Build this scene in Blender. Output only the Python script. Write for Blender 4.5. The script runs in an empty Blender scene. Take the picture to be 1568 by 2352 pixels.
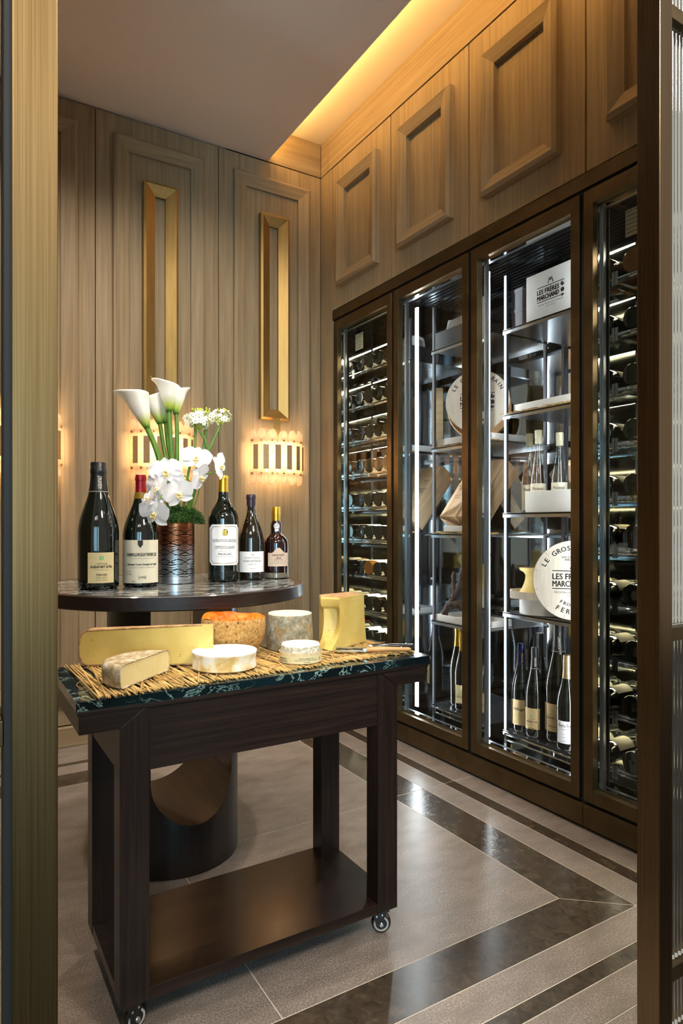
import bpy, math, random
from mathutils import Vector, Matrix, Euler
random.seed(7)
R = math.radians
SC = bpy.context.scene
COL = SC.collection

# ---------------------------------------------------------------- camera, world, big lights, exposure
CAM_H = 1.05
YAW = math.atan(914 / 1501.0)
cam_d = bpy.data.cameras.new('camera')
cam = bpy.data.objects.new('camera', cam_d)
COL.objects.link(cam)
cam.location = (0, 0, CAM_H)
cam.rotation_euler = (R(90), 0, -YAW)
cam_d.sensor_fit = 'VERTICAL'
cam_d.sensor_height = 36.0
cam_d.lens = 1501.0 * 36.0 / 2352.0
cam_d.shift_y = 28.0 / 2352.0
cam_d.clip_start = 0.02
SC.camera = cam

world = bpy.data.worlds.new('hotel_ambience')
SC.world = world
world.use_nodes = True
wb = world.node_tree.nodes['Background']
wb.inputs[0].default_value = (1.0, 0.90, 0.78, 1)
wb.inputs[1].default_value = 0.26

SC.view_settings.view_transform = 'Standard'
SC.view_settings.look = 'None'
SC.view_settings.gamma = 1.0
SC.view_settings.use_curve_mapping = False
SC.view_settings.exposure = 0.9
SC.cycles.max_bounces = 10
SC.cycles.glossy_bounces = 6
SC.cycles.transmission_bounces = 8
SC.cycles.transparent_max_bounces = 24
SC.cycles.caustics_reflective = False
SC.cycles.caustics_refractive = False
SC.cycles.sample_clamp_indirect = 4.0
SC.cycles.use_denoising = True


def area(name, loc, target, sx, sy, power, col):
    l = bpy.data.lights.new(name, 'AREA')
    l.shape = 'RECTANGLE'
    l.size, l.size_y = sx, sy
    l.energy = power
    l.color = col
    o = bpy.data.objects.new(name, l)
    COL.objects.link(o)
    o.location = loc
    o.rotation_euler = (Vector(target) - Vector(loc)).to_track_quat('-Z', 'Y').to_euler()
    return o


def spot(name, loc, target, power, col, angle, blend=0.6, rad=0.035):
    l = bpy.data.lights.new(name, 'SPOT')
    l.energy = power
    l.color = col
    l.spot_size = R(angle)
    l.spot_blend = blend
    l.shadow_soft_size = rad
    o = bpy.data.objects.new(name, l)
    COL.objects.link(o)
    o.location = loc
    o.rotation_euler = (Vector(target) - Vector(loc)).to_track_quat('-Z', 'Y').to_euler()
    return o


WARM = (1.0, 0.89, 0.76)
# daylight window in the lobby behind the viewer
area('lobby_window', (-1.2, -3.2, 1.5), (0.6, 1.8, 1.1), 1.2, 1.8, 60, (0.45, 0.80, 1.0))
# recessed ceiling spots of the room
spot('ceiling_spot', (0.62, 1.98, 3.05), (0.62, 2.05, 0.8), 34, WARM, 62)
spot('ceiling_spot', (0.35, 1.15, 3.05), (0.55, 1.50, 0.7), 14, WARM, 56)
spot('ceiling_spot', (0.95, 1.10, 3.05), (0.92, 1.55, 0.7), 14, WARM, 56)
spot('ceiling_spot', (1.30, 1.55, 3.05), (1.30, 1.75, 0.0), 62, WARM, 64)
spot('ceiling_spot', (-0.2, 2.0, 3.05), (0.1, 2.2, 0.0), 60, WARM, 70)
# added fill spots, out of view, that brighten the panelling
spot('panel_fill', (0.10, 2.30, 3.05), (0.25, 3.32, 1.2), 42, WARM, 95, 1.0, 0.08)
spot('panel_fill', (0.95, 2.20, 3.05), (1.10, 3.32, 1.2), 42, WARM, 95, 1.0, 0.08)
# added fill spots behind the viewer, brightening what faces the doorway
spot('doorway_fill', (-0.70, -1.3, 2.95), (0.5, 1.9, 0.9), 120, WARM, 75, 1.0, 0.22)
spot('doorway_fill', (1.15, -0.9, 2.95), (0.8, 1.9, 0.9), 120, WARM, 75, 1.0, 0.22)
# lobby ceiling spots lighting the door frame
spot('lobby_spot', (-0.2, -0.1, 3.0), (0.1, 0.68, 2.3), 6, (1.0, 0.82, 0.55), 45)
spot('lobby_spot', (0.75, -0.1, 3.0), (1.08, 0.68, 1.6), 22, (1.0, 0.86, 0.7), 50)


# ---------------------------------------------------------------- materials
def new_mat(name):
    m = bpy.data.materials.new(name)
    m.use_nodes = True
    nt = m.node_tree
    b = nt.nodes['Principled BSDF']
    return m, nt, b


def lin(r, g, b):
    def f(c):
        c /= 255.0
        return c / 12.92 if c <= 0.04045 else ((c + 0.055) / 1.055) ** 2.4
    return (f(r), f(g), f(b), 1.0)


def pm(name, col, rough=0.5, metal=0.0, coat=0.0, spec=0.5, sss=0.0, trans=0.0, emit=None, es=0.0, noise=0.0, nscale=30, bump=0.0, bscale=60):
    m, nt, b = new_mat(name)
    c = col if len(col) == 4 else (*col, 1)
    b.inputs['Base Color'].default_value = c
    b.inputs['Roughness'].default_value = rough
    b.inputs['Metallic'].default_value = metal
    b.inputs['Coat Weight'].default_value = coat
    b.inputs['Coat Roughness'].default_value = 0.05
    b.inputs['Specular IOR Level'].default_value = spec
    b.inputs['Transmission Weight'].default_value = trans
    if sss:
        b.inputs['Subsurface Weight'].default_value = sss
        b.inputs['Subsurface Radius'].default_value = (0.01, 0.007, 0.004)
        b.inputs['Subsurface Scale'].default_value = 1.0
    if emit:
        b.inputs['Emission Color'].default_value = (*emit, 1)
        b.inputs['Emission Strength'].default_value = es
    if noise or bump:
        tc = nt.nodes.new('ShaderNodeTexCoord')
    if noise:
        n = nt.nodes.new('ShaderNodeTexNoise')
        n.inputs['Scale'].default_value = nscale
        n.inputs['Detail'].default_value = 6
        nt.links.new(tc.outputs['Object'], n.inputs['Vector'])
        r = nt.nodes.new('ShaderNodeValToRGB')
        r.color_ramp.elements[0].position = 0.3
        r.color_ramp.elements[1].position = 0.7
        r.color_ramp.elements[0].color = tuple(x * (1 - noise) for x in c[:3]) + (1,)
        r.color_ramp.elements[1].color = tuple(min(1, x * (1 + noise)) for x in c[:3]) + (1,)
        nt.links.new(n.outputs['Fac'], r.inputs['Fac'])
        nt.links.new(r.outputs['Color'], b.inputs['Base Color'])
    if bump:
        n2 = nt.nodes.new('ShaderNodeTexNoise')
        n2.inputs['Scale'].default_value = bscale
        n2.inputs['Detail'].default_value = 5
        nt.links.new(tc.outputs['Object'], n2.inputs['Vector'])
        bp = nt.nodes.new('ShaderNodeBump')
        bp.inputs['Strength'].default_value = bump
        bp.inputs['Distance'].default_value = 0.003
        nt.links.new(n2.outputs['Fac'], bp.inputs['Height'])
        nt.links.new(bp.outputs['Normal'], b.inputs['Normal'])
    return m


def ramp_mat(name, stops, scale=(1, 1, 1), nscale=8.0, detail=8, dist=0.0, rough=0.5, metal=0.0, coat=0.0, spec=0.5, bump=0.0, sss=0.0, rr=None, second=None, nrough=0.55):
    """noise -> colour ramp; second=(stops-colour, scale3, nscale, lo, hi) overlays another noise by mask."""
    m, nt, b = new_mat(name)
    tc = nt.nodes.new('ShaderNodeTexCoord')
    mp = nt.nodes.new('ShaderNodeMapping')
    mp.inputs['Scale'].default_value = scale
    nt.links.new(tc.outputs['Object'], mp.inputs['Vector'])
    n = nt.nodes.new('ShaderNodeTexNoise')
    n.inputs['Scale'].default_value = nscale
    n.inputs['Detail'].default_value = detail
    n.inputs['Roughness'].default_value = nrough
    n.inputs['Distortion'].default_value = dist
    nt.links.new(mp.outputs['Vector'], n.inputs['Vector'])
    r = nt.nodes.new('ShaderNodeValToRGB')
    el = r.color_ramp.elements
    while len(el) < len(stops):
        el.new(0.5)
    for e, (p, c) in zip(el, stops):
        e.position = p
        e.color = c if len(c) == 4 else (*c, 1)
    nt.links.new(n.outputs['Fac'], r.inputs['Fac'])
    out = r.outputs['Color']
    if second:
        c2, sc2, ns2, lo, hi = second
        mp2 = nt.nodes.new('ShaderNodeMapping')
        mp2.inputs['Scale'].default_value = sc2
        mp2.inputs['Location'].default_value = (3.3, 1.7, 5.1)
        nt.links.new(tc.outputs['Object'], mp2.inputs['Vector'])
        n2 = nt.nodes.new('ShaderNodeTexNoise')
        n2.inputs['Scale'].default_value = ns2
        n2.inputs['Detail'].default_value = 6
        n2.inputs['Roughness'].default_value = 0.6
        nt.links.new(mp2.outputs['Vector'], n2.inputs['Vector'])
        mr = nt.nodes.new('ShaderNodeMapRange')
        mr.inputs['From Min'].default_value = lo
        mr.inputs['From Max'].default_value = hi
        nt.links.new(n2.outputs['Fac'], mr.inputs['Value'])
        mx = nt.nodes.new('ShaderNodeMix')
        mx.data_type = 'RGBA'
        nt.links.new(mr.outputs['Result'], mx.inputs['Factor'])
        nt.links.new(out, mx.inputs[6])
        mx.inputs[7].default_value = c2 if len(c2) == 4 else (*c2, 1)
        out = mx.outputs[2]
    nt.links.new(out, b.inputs['Base Color'])
    b.inputs['Roughness'].default_value = rough
    b.inputs['Metallic'].default_value = metal
    b.inputs['Coat Weight'].default_value = coat
    b.inputs['Coat Roughness'].default_value = 0.08
    b.inputs['Specular IOR Level'].default_value = spec
    if sss:
        b.inputs['Subsurface Weight'].default_value = sss
        b.inputs['Subsurface Radius'].default_value = (0.012, 0.008, 0.004)
        b.inputs['Subsurface Scale'].default_value = 1.0
    if rr:
        m3 = nt.nodes.new('ShaderNodeMapRange')
        m3.inputs['To Min'].default_value = rr[0]
        m3.inputs['To Max'].default_value = rr[1]
        nt.links.new(n.outputs['Fac'], m3.inputs['Value'])
        nt.links.new(m3.outputs['Result'], b.inputs['Roughness'])
    if bump:
        bp = nt.nodes.new('ShaderNodeBump')
        bp.inputs['Strength'].default_value = bump
        bp.inputs['Distance'].default_value = 0.004
        nt.links.new(n.outputs['Fac'], bp.inputs['Height'])
        nt.links.new(bp.outputs['Normal'], b.inputs['Normal'])
    return m


def emis(name, col, s):
    m, nt, b = new_mat(name)
    b.inputs['Base Color'].default_value = (*col, 1)
    b.inputs['Emission Color'].default_value = (*col, 1)
    b.inputs['Emission Strength'].default_value = s
    return m


def thin_glass(name, tint=(1, 1, 1), ior=1.45, gloss_rough=0.0, boost=1.0):
    m, nt, b = new_mat(name)
    nt.nodes.remove(b)
    out = nt.nodes['Material Output']
    t = nt.nodes.new('ShaderNodeBsdfTransparent')
    t.inputs['Color'].default_value = (*tint, 1)
    g = nt.nodes.new('ShaderNodeBsdfGlossy')
    g.inputs['Roughness'].default_value = gloss_rough
    lw = nt.nodes.new('ShaderNodeLayerWeight')
    lw.inputs['Blend'].default_value = 0.5
    pw = nt.nodes.new('ShaderNodeMath')
    pw.operation = 'POWER'
    pw.inputs[1].default_value = 5.0
    nt.links.new(lw.outputs['Facing'], pw.inputs[0])
    f0 = ((ior - 1) / (ior + 1)) ** 2
    mul = nt.nodes.new('ShaderNodeMath')
    mul.operation = 'MULTIPLY_ADD'
    mul.use_clamp = True
    mul.inputs[1].default_value = (1 - f0) * boost * 0.6
    mul.inputs[2].default_value = f0 * boost
    nt.links.new(pw.outputs[0], mul.inputs[0])
    mx = nt.nodes.new('ShaderNodeMixShader')
    nt.links.new(mul.outputs[0], mx.inputs[0])
    nt.links.new(t.outputs[0], mx.inputs[1])
    nt.links.new(g.outputs[0], mx.inputs[2])
    nt.links.new(mx.outputs[0], out.inputs['Surface'])
    return m


def axis_scale(axis, across, along):
    s = [across] * 3
    s[axis] = along
    return tuple(s)


def wood(name, dark, mid, light, axis, rough=0.42, coat=0.1, across=20.0, along=0.6, spec=0.4):
    return ramp_mat(name, [(0.28, dark), (0.5, mid), (0.74, light)], axis_scale(axis, across, along), 3.2, 9, 0.5,
                    rough=rough, coat=coat, spec=spec, bump=0.06, second=(tuple(c * 0.62 for c in dark[:3]), axis_scale(axis, 60, 1.6), 3.0, 0.56, 1.15))


M = {}
wd, wm, wl = lin(141, 122, 94), lin(157, 138, 109), lin(172, 153, 124)
M['wood_v'] = wood('veneer_vertical_grain', wd, wm, wl, 2, rough=0.6, coat=0.0, spec=0.22)
M['wood_x'] = wood('veneer_grain_along_back_wall', wd, wm, wl, 0, rough=0.6, coat=0.0, spec=0.22)
M['wood_y'] = wood('veneer_grain_along_right_wall', wd, wm, wl, 1, rough=0.6, coat=0.0, spec=0.22)
dd, dm, dl = lin(15, 9, 7), lin(29, 18, 14), lin(44, 29, 21)
M['dark_x'] = wood('dark_oak_grain_x', dd, dm, dl, 0, rough=0.4, coat=0.12, across=42, along=1.0)
M['dark_y'] = wood('dark_oak_grain_y', dd, dm, dl, 1, rough=0.4, coat=0.12, across=42, along=1.0)
M['dark_z'] = wood('dark_oak_grain_z', dd, dm, dl, 2, rough=0.4, coat=0.12, across=42, along=1.0)
M['dark_shelf'] = wood('dark_oak_polished', dd, dm, dl, 0, rough=0.26, coat=0.15, across=22, along=1.0)
M['pine'] = wood('pale_pine', lin(176, 140, 104), lin(200, 166, 128), lin(220, 190, 152), 2, rough=0.6, coat=0, across=20, along=1.2)
M['poplar'] = ramp_mat('poplar_veneer', [(0.3, lin(208, 182, 138)), (0.7, lin(236, 214, 172))], (30, 30, 4), 3, 6, 0.3, rough=0.6)
M['ceiling'] = pm('ceiling_paint', lin(232, 216, 204), 0.75, noise=0.02, nscale=2.0)
M['cove'] = pm('cove_paint', lin(225, 212, 195), 0.8)
M['brass'] = ramp_mat('brushed_brass', [(0.3, lin(160, 130, 76)), (0.7, lin(190, 158, 100))], (60, 60, 1.5), 4, 6, 0, rough=0.45, metal=0.9, rr=(0.42, 0.52))
M['brass_post'] = ramp_mat('brushed_brass_door_frame', [(0.3, lin(150, 124, 84)), (0.7, lin(176, 148, 102))], (160, 160, 0.8), 4, 6, 0, rough=0.3, metal=1.0, rr=(0.24, 0.32))
M['shaded_post'] = ramp_mat('shaded_brass_door_frame', [(0.3, lin(112, 94, 70)), (0.7, lin(132, 112, 86))], (160, 160, 0.8), 4, 6, 0, rough=0.3, metal=1.0, rr=(0.24, 0.32))  # darker copy of the brass; the reveal's shade is put into its colour
M['bronze'] = ramp_mat('bronze_sheet', [(0.3, lin(92, 78, 55)), (0.7, lin(116, 99, 71))], (3, 3, 3), 2.5, 4, 0.6, rough=0.36, metal=0.9, rr=(0.3, 0.44))
M['black_gap'] = pm('black_backing_and_gap_shade', (0.004, 0.004, 0.004), 0.7)  # black of the backings, also used to paint shade into gaps
M['dark_plate'] = pm('dark_brass_plate', lin(176, 142, 100), 0.5, 0.25, noise=0.1, nscale=40)
M['steel'] = ramp_mat('polished_steel', [(0.3, lin(150, 154, 158)), (0.7, lin(172, 176, 180))], (1, 1, 6), 3, 3, 0.2, rough=0.1, metal=1.0, rr=(0.06, 0.13))
M['mirror'] = pm('mirror_steel', lin(186, 192, 196), 0.045, 1.0, bump=0.04, bscale=5)
M['mirror_dark'] = pm('smoked_mirror_steel', lin(146, 146, 138), 0.05, 1.0, bump=0.05, bscale=5)
M['shelf_steel'] = pm('satin_shelf_steel', lin(186, 189, 192), 0.24, 1.0)
M['post'] = pm('dark_perforated_post', lin(84, 86, 90), 0.32, 0.9)
M['chrome'] = pm('chrome', lin(205, 208, 210), 0.08, 1.0)
M['alu'] = pm('grey_aluminium', lin(128, 130, 134), 0.35, 0.8)
M['grille'] = pm('dark_grille', lin(60, 62, 66), 0.3, 0.9)
M['glass'] = thin_glass('door_glass', (0.95, 0.97, 0.96), 1.5, 0.0, 0.5)
M['bottle_clear'] = thin_glass('clear_bottle_glass', (0.90, 0.94, 0.93), 1.6, 0.02, 1.8)
m_, nt_, b_ = new_mat('reeded_glass')
b_.inputs['Base Color'].default_value = (0.86, 0.93, 0.94, 1)
b_.inputs['Transmission Weight'].default_value = 1.0
b_.inputs['Roughness'].default_value = 0.03
M['reeded'] = m_
M['led_cold'] = emis('cold_led', (0.90, 0.95, 1.0), 42)
M['led_warm'] = emis('warm_led', (1.0, 0.88, 0.66), 60)
M['cove_led'] = emis('amber_cove_led', (1.0, 0.60, 0.20), 56)
M['lamp_core'] = emis('frosted_lamp_tube', (1.0, 0.74, 0.44), 16)
M['crystal'] = None
M['stone'] = ramp_mat('grey_granite', [(0.36, lin(92, 83, 77)), (0.5, lin(130, 119, 111)), (0.64, lin(162, 151, 142))], (1, 1, 1), 240, 4, 0.0, rough=0.32, rr=(0.22, 0.42), nrough=0.7,
                      second=(lin(108, 99, 90), (1, 2.2, 1), 9, 0.42, 0.75))
M['marble_floor'] = ramp_mat('brown_marble', [(0.3, lin(48, 41, 34)), (0.55, lin(66, 57, 47)), (0.78, lin(92, 80, 64))], (1, 1, 1), 34, 9, 0.8, rough=0.2, rr=(0.16, 0.28), nrough=0.65)
M['grout'] = pm('pale_grout', lin(196, 188, 176), 0.8)


def veined(name, base, base2, vein, nscale, width, rough, scale=(1, 1, 1), dist=1.2, amount=0.8, gate=(0.42, 0.62)):
    m, nt, b = new_mat(name)
    tc = nt.nodes.new('ShaderNodeTexCoord')
    mp = nt.nodes.new('ShaderNodeMapping')
    mp.inputs['Scale'].default_value = scale
    mp.inputs['Rotation'].default_value = (0, 0, R(28))
    nt.links.new(tc.outputs['Object'], mp.inputs['Vector'])
    n0 = nt.nodes.new('ShaderNodeTexNoise')
    n0.inputs['Scale'].default_value = nscale * 0.8
    n0.inputs['Detail'].default_value = 8
    nt.links.new(mp.outputs['Vector'], n0.inputs['Vector'])
    r0 = nt.nodes.new('ShaderNodeValToRGB')
    r0.color_ramp.elements[0].position = 0.35
    r0.color_ramp.elements[1].position = 0.72
    r0.color_ramp.elements[0].color = base
    r0.color_ramp.elements[1].color = base2
    nt.links.new(n0.outputs['Fac'], r0.inputs['Fac'])
    n1 = nt.nodes.new('ShaderNodeTexNoise')
    n1.inputs['Scale'].default_value = nscale
    n1.inputs['Detail'].default_value = 9
    n1.inputs['Roughness'].default_value = 0.62
    n1.inputs['Distortion'].default_value = dist
    nt.links.new(mp.outputs['Vector'], n1.inputs['Vector'])
    r1 = nt.nodes.new('ShaderNodeValToRGB')
    e = r1.color_ramp.elements
    e[0].position, e[0].color = 0.5 - width, (0, 0, 0, 1)
    e[1].position, e[1].color = 0.5 + width, (0, 0, 0, 1)
    k = e.new(0.5)
    k.color = (amount, amount, amount, 1)
    nt.links.new(n1.outputs['Fac'], r1.inputs['Fac'])
    n2 = nt.nodes.new('ShaderNodeTexNoise')
    n2.inputs['Scale'].default_value = nscale * 0.6
    n2.inputs['Detail'].default_value = 3
    nt.links.new(mp.outputs['Vector'], n2.inputs['Vector'])
    mr = nt.nodes.new('ShaderNodeMapRange')
    mr.inputs['From Min'].default_value = gate[0]
    mr.inputs['From Max'].default_value = gate[1]
    nt.links.new(n2.outputs['Fac'], mr.inputs['Value'])
    mu = nt.nodes.new('ShaderNodeMath')
    mu.operation = 'MULTIPLY'
    nt.links.new(r1.outputs['Color'], mu.inputs[0])
    nt.links.new(mr.outputs['Result'], mu.inputs[1])
    mx = nt.nodes.new('ShaderNodeMix')
    mx.data_type = 'RGBA'
    nt.links.new(mu.outputs[0], mx.inputs['Factor'])
    nt.links.new(r0.outputs['Color'], mx.inputs[6])
    mx.inputs[7].default_value = vein
    nt.links.new(mx.outputs[2], b.inputs['Base Color'])
    b.inputs['Roughness'].default_value = rough
    b.inputs['Coat Weight'].default_value = 0.3
    b.inputs['Coat Roughness'].default_value = 0.04
    return m


M['green_marble'] = veined('green_marble', lin(7, 18, 22), lin(14, 36, 42), lin(168, 204, 194), 10, 0.016, 0.12, (1, 1, 1.4))
M['black_marble'] = veined('black_marble', lin(18, 21, 25), lin(44, 50, 55), lin(215, 218, 215), 18, 0.045, 0.14, (0.7, 2.4, 1), dist=1.4, amount=1.0, gate=(0.34, 0.52))

# bottles, paper, foil
M['glass_green'] = pm('dark_green_bottle_glass', (0.0035, 0.006, 0.004), 0.035, coat=0.3, spec=0.6)
M['glass_brown'] = pm('dark_brown_bottle_glass', (0.010, 0.007, 0.003), 0.035, coat=0.3, spec=0.6)
M['glass_red'] = pm('deep_red_wine_glass', (0.014, 0.003, 0.003), 0.03, coat=0.3, spec=0.6)
M['glass_amber'] = pm('amber_wine_glass', lin(150, 96, 26), 0.05, coat=0.3)
M['glass_base'] = pm('thick_clear_glass', (0.9, 0.82, 0.62), 0.03, trans=0.85)
M['paper_cream'] = pm('cream_label_paper', lin(222, 208, 160), 0.6, noise=0.03, nscale=60)
M['paper_ivory'] = pm('ivory_label_paper', lin(238, 230, 205), 0.6, noise=0.02, nscale=60)
M['paper_white'] = pm('white_label_paper', lin(240, 238, 238), 0.55, noise=0.02, nscale=60)
M['paper_tan'] = pm('tan_label_paper', lin(205, 178, 128), 0.6, noise=0.03, nscale=60)
M['ink'] = pm('black_ink', lin(28, 26, 24), 0.6)
M['ink_grey'] = pm('grey_ink', lin(120, 116, 108), 0.6)
M['ink_red'] = pm('red_ink', lin(170, 40, 30), 0.6)
M['ink_green'] = pm('green_foil_stamp', lin(70, 200, 130), 0.4)
M['ink_gold'] = pm('gold_foil_stamp', lin(190, 150, 70), 0.3, 0.9)
M['ink_white'] = pm('white_print', lin(225, 222, 210), 0.5)
M['foil_black'] = pm('black_foil', (0.006, 0.006, 0.007), 0.38, coat=0.1, bump=0.5, bscale=90)
M['foil_smooth_black'] = pm('smooth_black_foil', (0.007, 0.007, 0.008), 0.4)
M['foil_red'] = pm('red_foil', lin(150, 20, 28), 0.3, 0.35)
M['foil_gold'] = pm('gold_foil', lin(226, 178, 60), 0.26, 0.9)
M['foil_pale'] = pm('pale_gold_foil', lin(212, 188, 140), 0.3, 0.85, bump=0.4, bscale=90)
M['foil_blue'] = pm('dark_blue_foil', lin(22, 26, 76), 0.3, 0.4, bump=0.3, bscale=80)
M['foil_purple'] = pm('plum_wax', lin(52, 34, 44), 0.3)
M['wax_yellow'] = pm('olive_glass_neck', lin(120, 96, 22), 0.2)
M['cap_cream'] = pm('cream_cap', lin(232, 224, 190), 0.5)

# cheese
M['comte'] = ramp_mat('comte_paste', [(0.3, lin(206, 176, 90)), (0.6, lin(226, 201, 116)), (0.8, lin(232, 212, 138))], (1, 1, 1), 9, 7, 0.2, rough=0.42, spec=0.5, sss=0.15, bump=0.05,
                      second=(lin(150, 96, 40), (1, 1, 1), 110, 0.655, 0.72))
M['comte_rind'] = ramp_mat('brown_rind', [(0.3, lin(120, 88, 52)), (0.5, lin(168, 130, 84)), (0.75, lin(206, 176, 130))], (1, 1, 1), 60, 8, 0.3, rough=0.85, bump=0.6)
M['tomme'] = ramp_mat('tomme_paste', [(0.3, lin(220, 202, 140)), (0.7, lin(234, 222, 172))], (1, 1, 1), 12, 6, 0.2, rough=0.45, sss=0.15,
                      second=(lin(150, 112, 60), (1, 1, 1), 110, 0.72, 0.8))
M['tomme_rind'] = ramp_mat('grey_tomme_rind', [(0.28, lin(116, 96, 60)), (0.5, lin(176, 158, 122)), (0.72, lin(226, 218, 208))], (1, 1, 1), 46, 8, 0.6, rough=0.9, bump=0.7)
M['bloom'] = ramp_mat('white_bloomy_rind', [(0.36, lin(206, 170, 100)), (0.48, lin(226, 210, 168)), (0.62, lin(236, 232, 222))], (1, 1, 1), 26, 8, 0.6, rough=0.9, bump=0.4)
M['bloom_white'] = ramp_mat('white_mould_rind', [(0.3, lin(206, 200, 186)), (0.5, lin(226, 226, 224)), (0.7, lin(236, 236, 236))], (1, 1, 1), 30, 8, 0.4, rough=0.95, bump=0.5)
M['cam_side'] = ramp_mat('camembert_side', [(0.35, lin(176, 166, 130)), (0.5, lin(214, 208, 188)), (0.65, lin(240, 238, 232))], (1, 1, 1), 120, 8, 0.4, rough=0.95, bump=0.6)
M['mimo_rind'] = ramp_mat('pitted_tan_rind', [(0.30, lin(150, 96, 44)), (0.45, lin(190, 142, 76)), (0.6, lin(214, 172, 104)), (0.72, lin(226, 200, 150))], (1, 1, 1), 130, 8, 0.2, rough=0.9, bump=1.0, nrough=0.7,
                          second=(lin(84, 46, 18), (1, 1, 1), 120, 0.60, 0.68))
M['mimo'] = ramp_mat('orange_paste', [(0.3, lin(222, 92, 10)), (0.7, lin(246, 138, 24))], (1, 1, 1), 40, 6, 0.2, rough=0.5, sss=0.2, bump=0.3)
M['fourme'] = ramp_mat('mottled_blue_cheese_rind', [(0.30, lin(82, 80, 66)), (0.44, lin(132, 126, 104)), (0.56, lin(162, 156, 134)), (0.7, lin(204, 204, 196))], (1, 1, 0.8), 70, 9, 0.4, rough=0.9, bump=0.8, nrough=0.7,
                       second=(lin(164, 130, 78), (1, 1, 1), 34, 0.50, 0.68))
M['fourme_top'] = ramp_mat('blue_cheese_top', [(0.28, lin(110, 120, 118)), (0.4, lin(214, 208, 180)), (0.7, lin(232, 226, 204))], (1, 1, 1), 90, 7, 0.4, rough=0.8, bump=0.8)
M['straw'] = ramp_mat('dry_straw', [(0.25, lin(168, 124, 62)), (0.5, lin(206, 168, 100)), (0.75, lin(228, 202, 144))], (1.2, 3.0, 1.2), 3, 5, 0.2, rough=0.55)
_nt = M['straw'].node_tree
_oi = _nt.nodes.new('ShaderNodeObjectInfo')
_mr = _nt.nodes.new('ShaderNodeMapRange')
_mr.inputs['To Min'].default_value = 0.55
_mr.inputs['To Max'].default_value = 1.12
_nt.links.new(_oi.outputs['Random'], _mr.inputs['Value'])
_mm = _nt.nodes.new('ShaderNodeVectorMath')
_mm.operation = 'SCALE'
_bs = _nt.nodes['Principled BSDF']
_src = _bs.inputs['Base Color'].links[0].from_socket
_nt.links.new(_src, _mm.inputs[0])
_nt.links.new(_mr.outputs[0], _mm.inputs['Scale'])
_nt.links.new(_mm.outputs[0], _bs.inputs['Base Color'])
M['twine'] = pm('brown_twine', lin(150, 112, 72), 0.8)
M['blade'] = pm('knife_steel', lin(210, 216, 222), 0.22, 1.0)
M['olive_wood'] = wood('olive_wood_handle', lin(160, 104, 54), lin(196, 142, 84), lin(216, 170, 112), 0, rough=0.4, coat=0.2, across=40, along=6)
M['black_horn'] = pm('black_horn_handle', (0.01, 0.01, 0.01), 0.2, coat=0.3)

# misc
M['white_card'] = pm('white_card', lin(220, 217, 211), 0.65, noise=0.02, nscale=40)
M['lid_wood'] = ramp_mat('pale_lid_veneer', [(0.3, lin(212, 198, 180)), (0.7, lin(228, 217, 202))], (4, 40, 4), 3, 6, 0.2, rough=0.7)
M['tan_wood'] = ramp_mat('tan_bent_wood', [(0.3, lin(196, 158, 112)), (0.7, lin(222, 190, 146))], (4, 4, 40), 3, 6, 0.2, rough=0.65)
M['box_grey'] = pm('charcoal_card', lin(74, 74, 80), 0.5, noise=0.06, nscale=6)
M['box_dark'] = pm('black_card', lin(20, 22, 25), 0.45)
M['wrap'] = pm('white_wrapping_paper', lin(226, 224, 222), 0.55, bump=0.8, bscale=22)
M['root'] = ramp_mat('dark_root_bark', [(0.3, lin(28, 18, 14)), (0.6, lin(54, 36, 28)), (0.8, lin(78, 54, 42))], (1, 1, 1), 50, 7, 0.5, rough=0.85, bump=1.0)
M['black_plastic'] = pm('black_plastic', (0.008, 0.008, 0.009), 0.3)
M['tyre'] = pm('grey_wheel_ring', lin(176, 170, 160), 0.45)
M['petal'] = pm('white_orchid_petal', lin(246, 244, 246), 0.5, sss=0.12)
M['orchid_lip'] = pm('yellow_orchid_lip', lin(244, 220, 150), 0.5)
M['stem'] = ramp_mat('green_stem', [(0.3, lin(70, 112, 26)), (0.7, lin(112, 152, 50))], (60, 60, 4), 3, 4, 0.2, rough=0.4)
M['moss'] = ramp_mat('green_moss', [(0.3, lin(18, 44, 5)), (0.55, lin(44, 82, 12)), (0.75, lin(98, 130, 36))], (1, 1, 1), 60, 5, 0.2, rough=0.7)
M['star_white'] = pm('creamy_star_petal', lin(250, 248, 226), 0.5)
M['star_dark'] = pm('black_star_centre', lin(26, 34, 20), 0.4)
M['bud_green'] = pm('lime_flower_bud', lin(170, 186, 60), 0.5)
M['tag_paper'] = pm('spec_label_paper', lin(206, 202, 180), 0.6)


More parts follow.
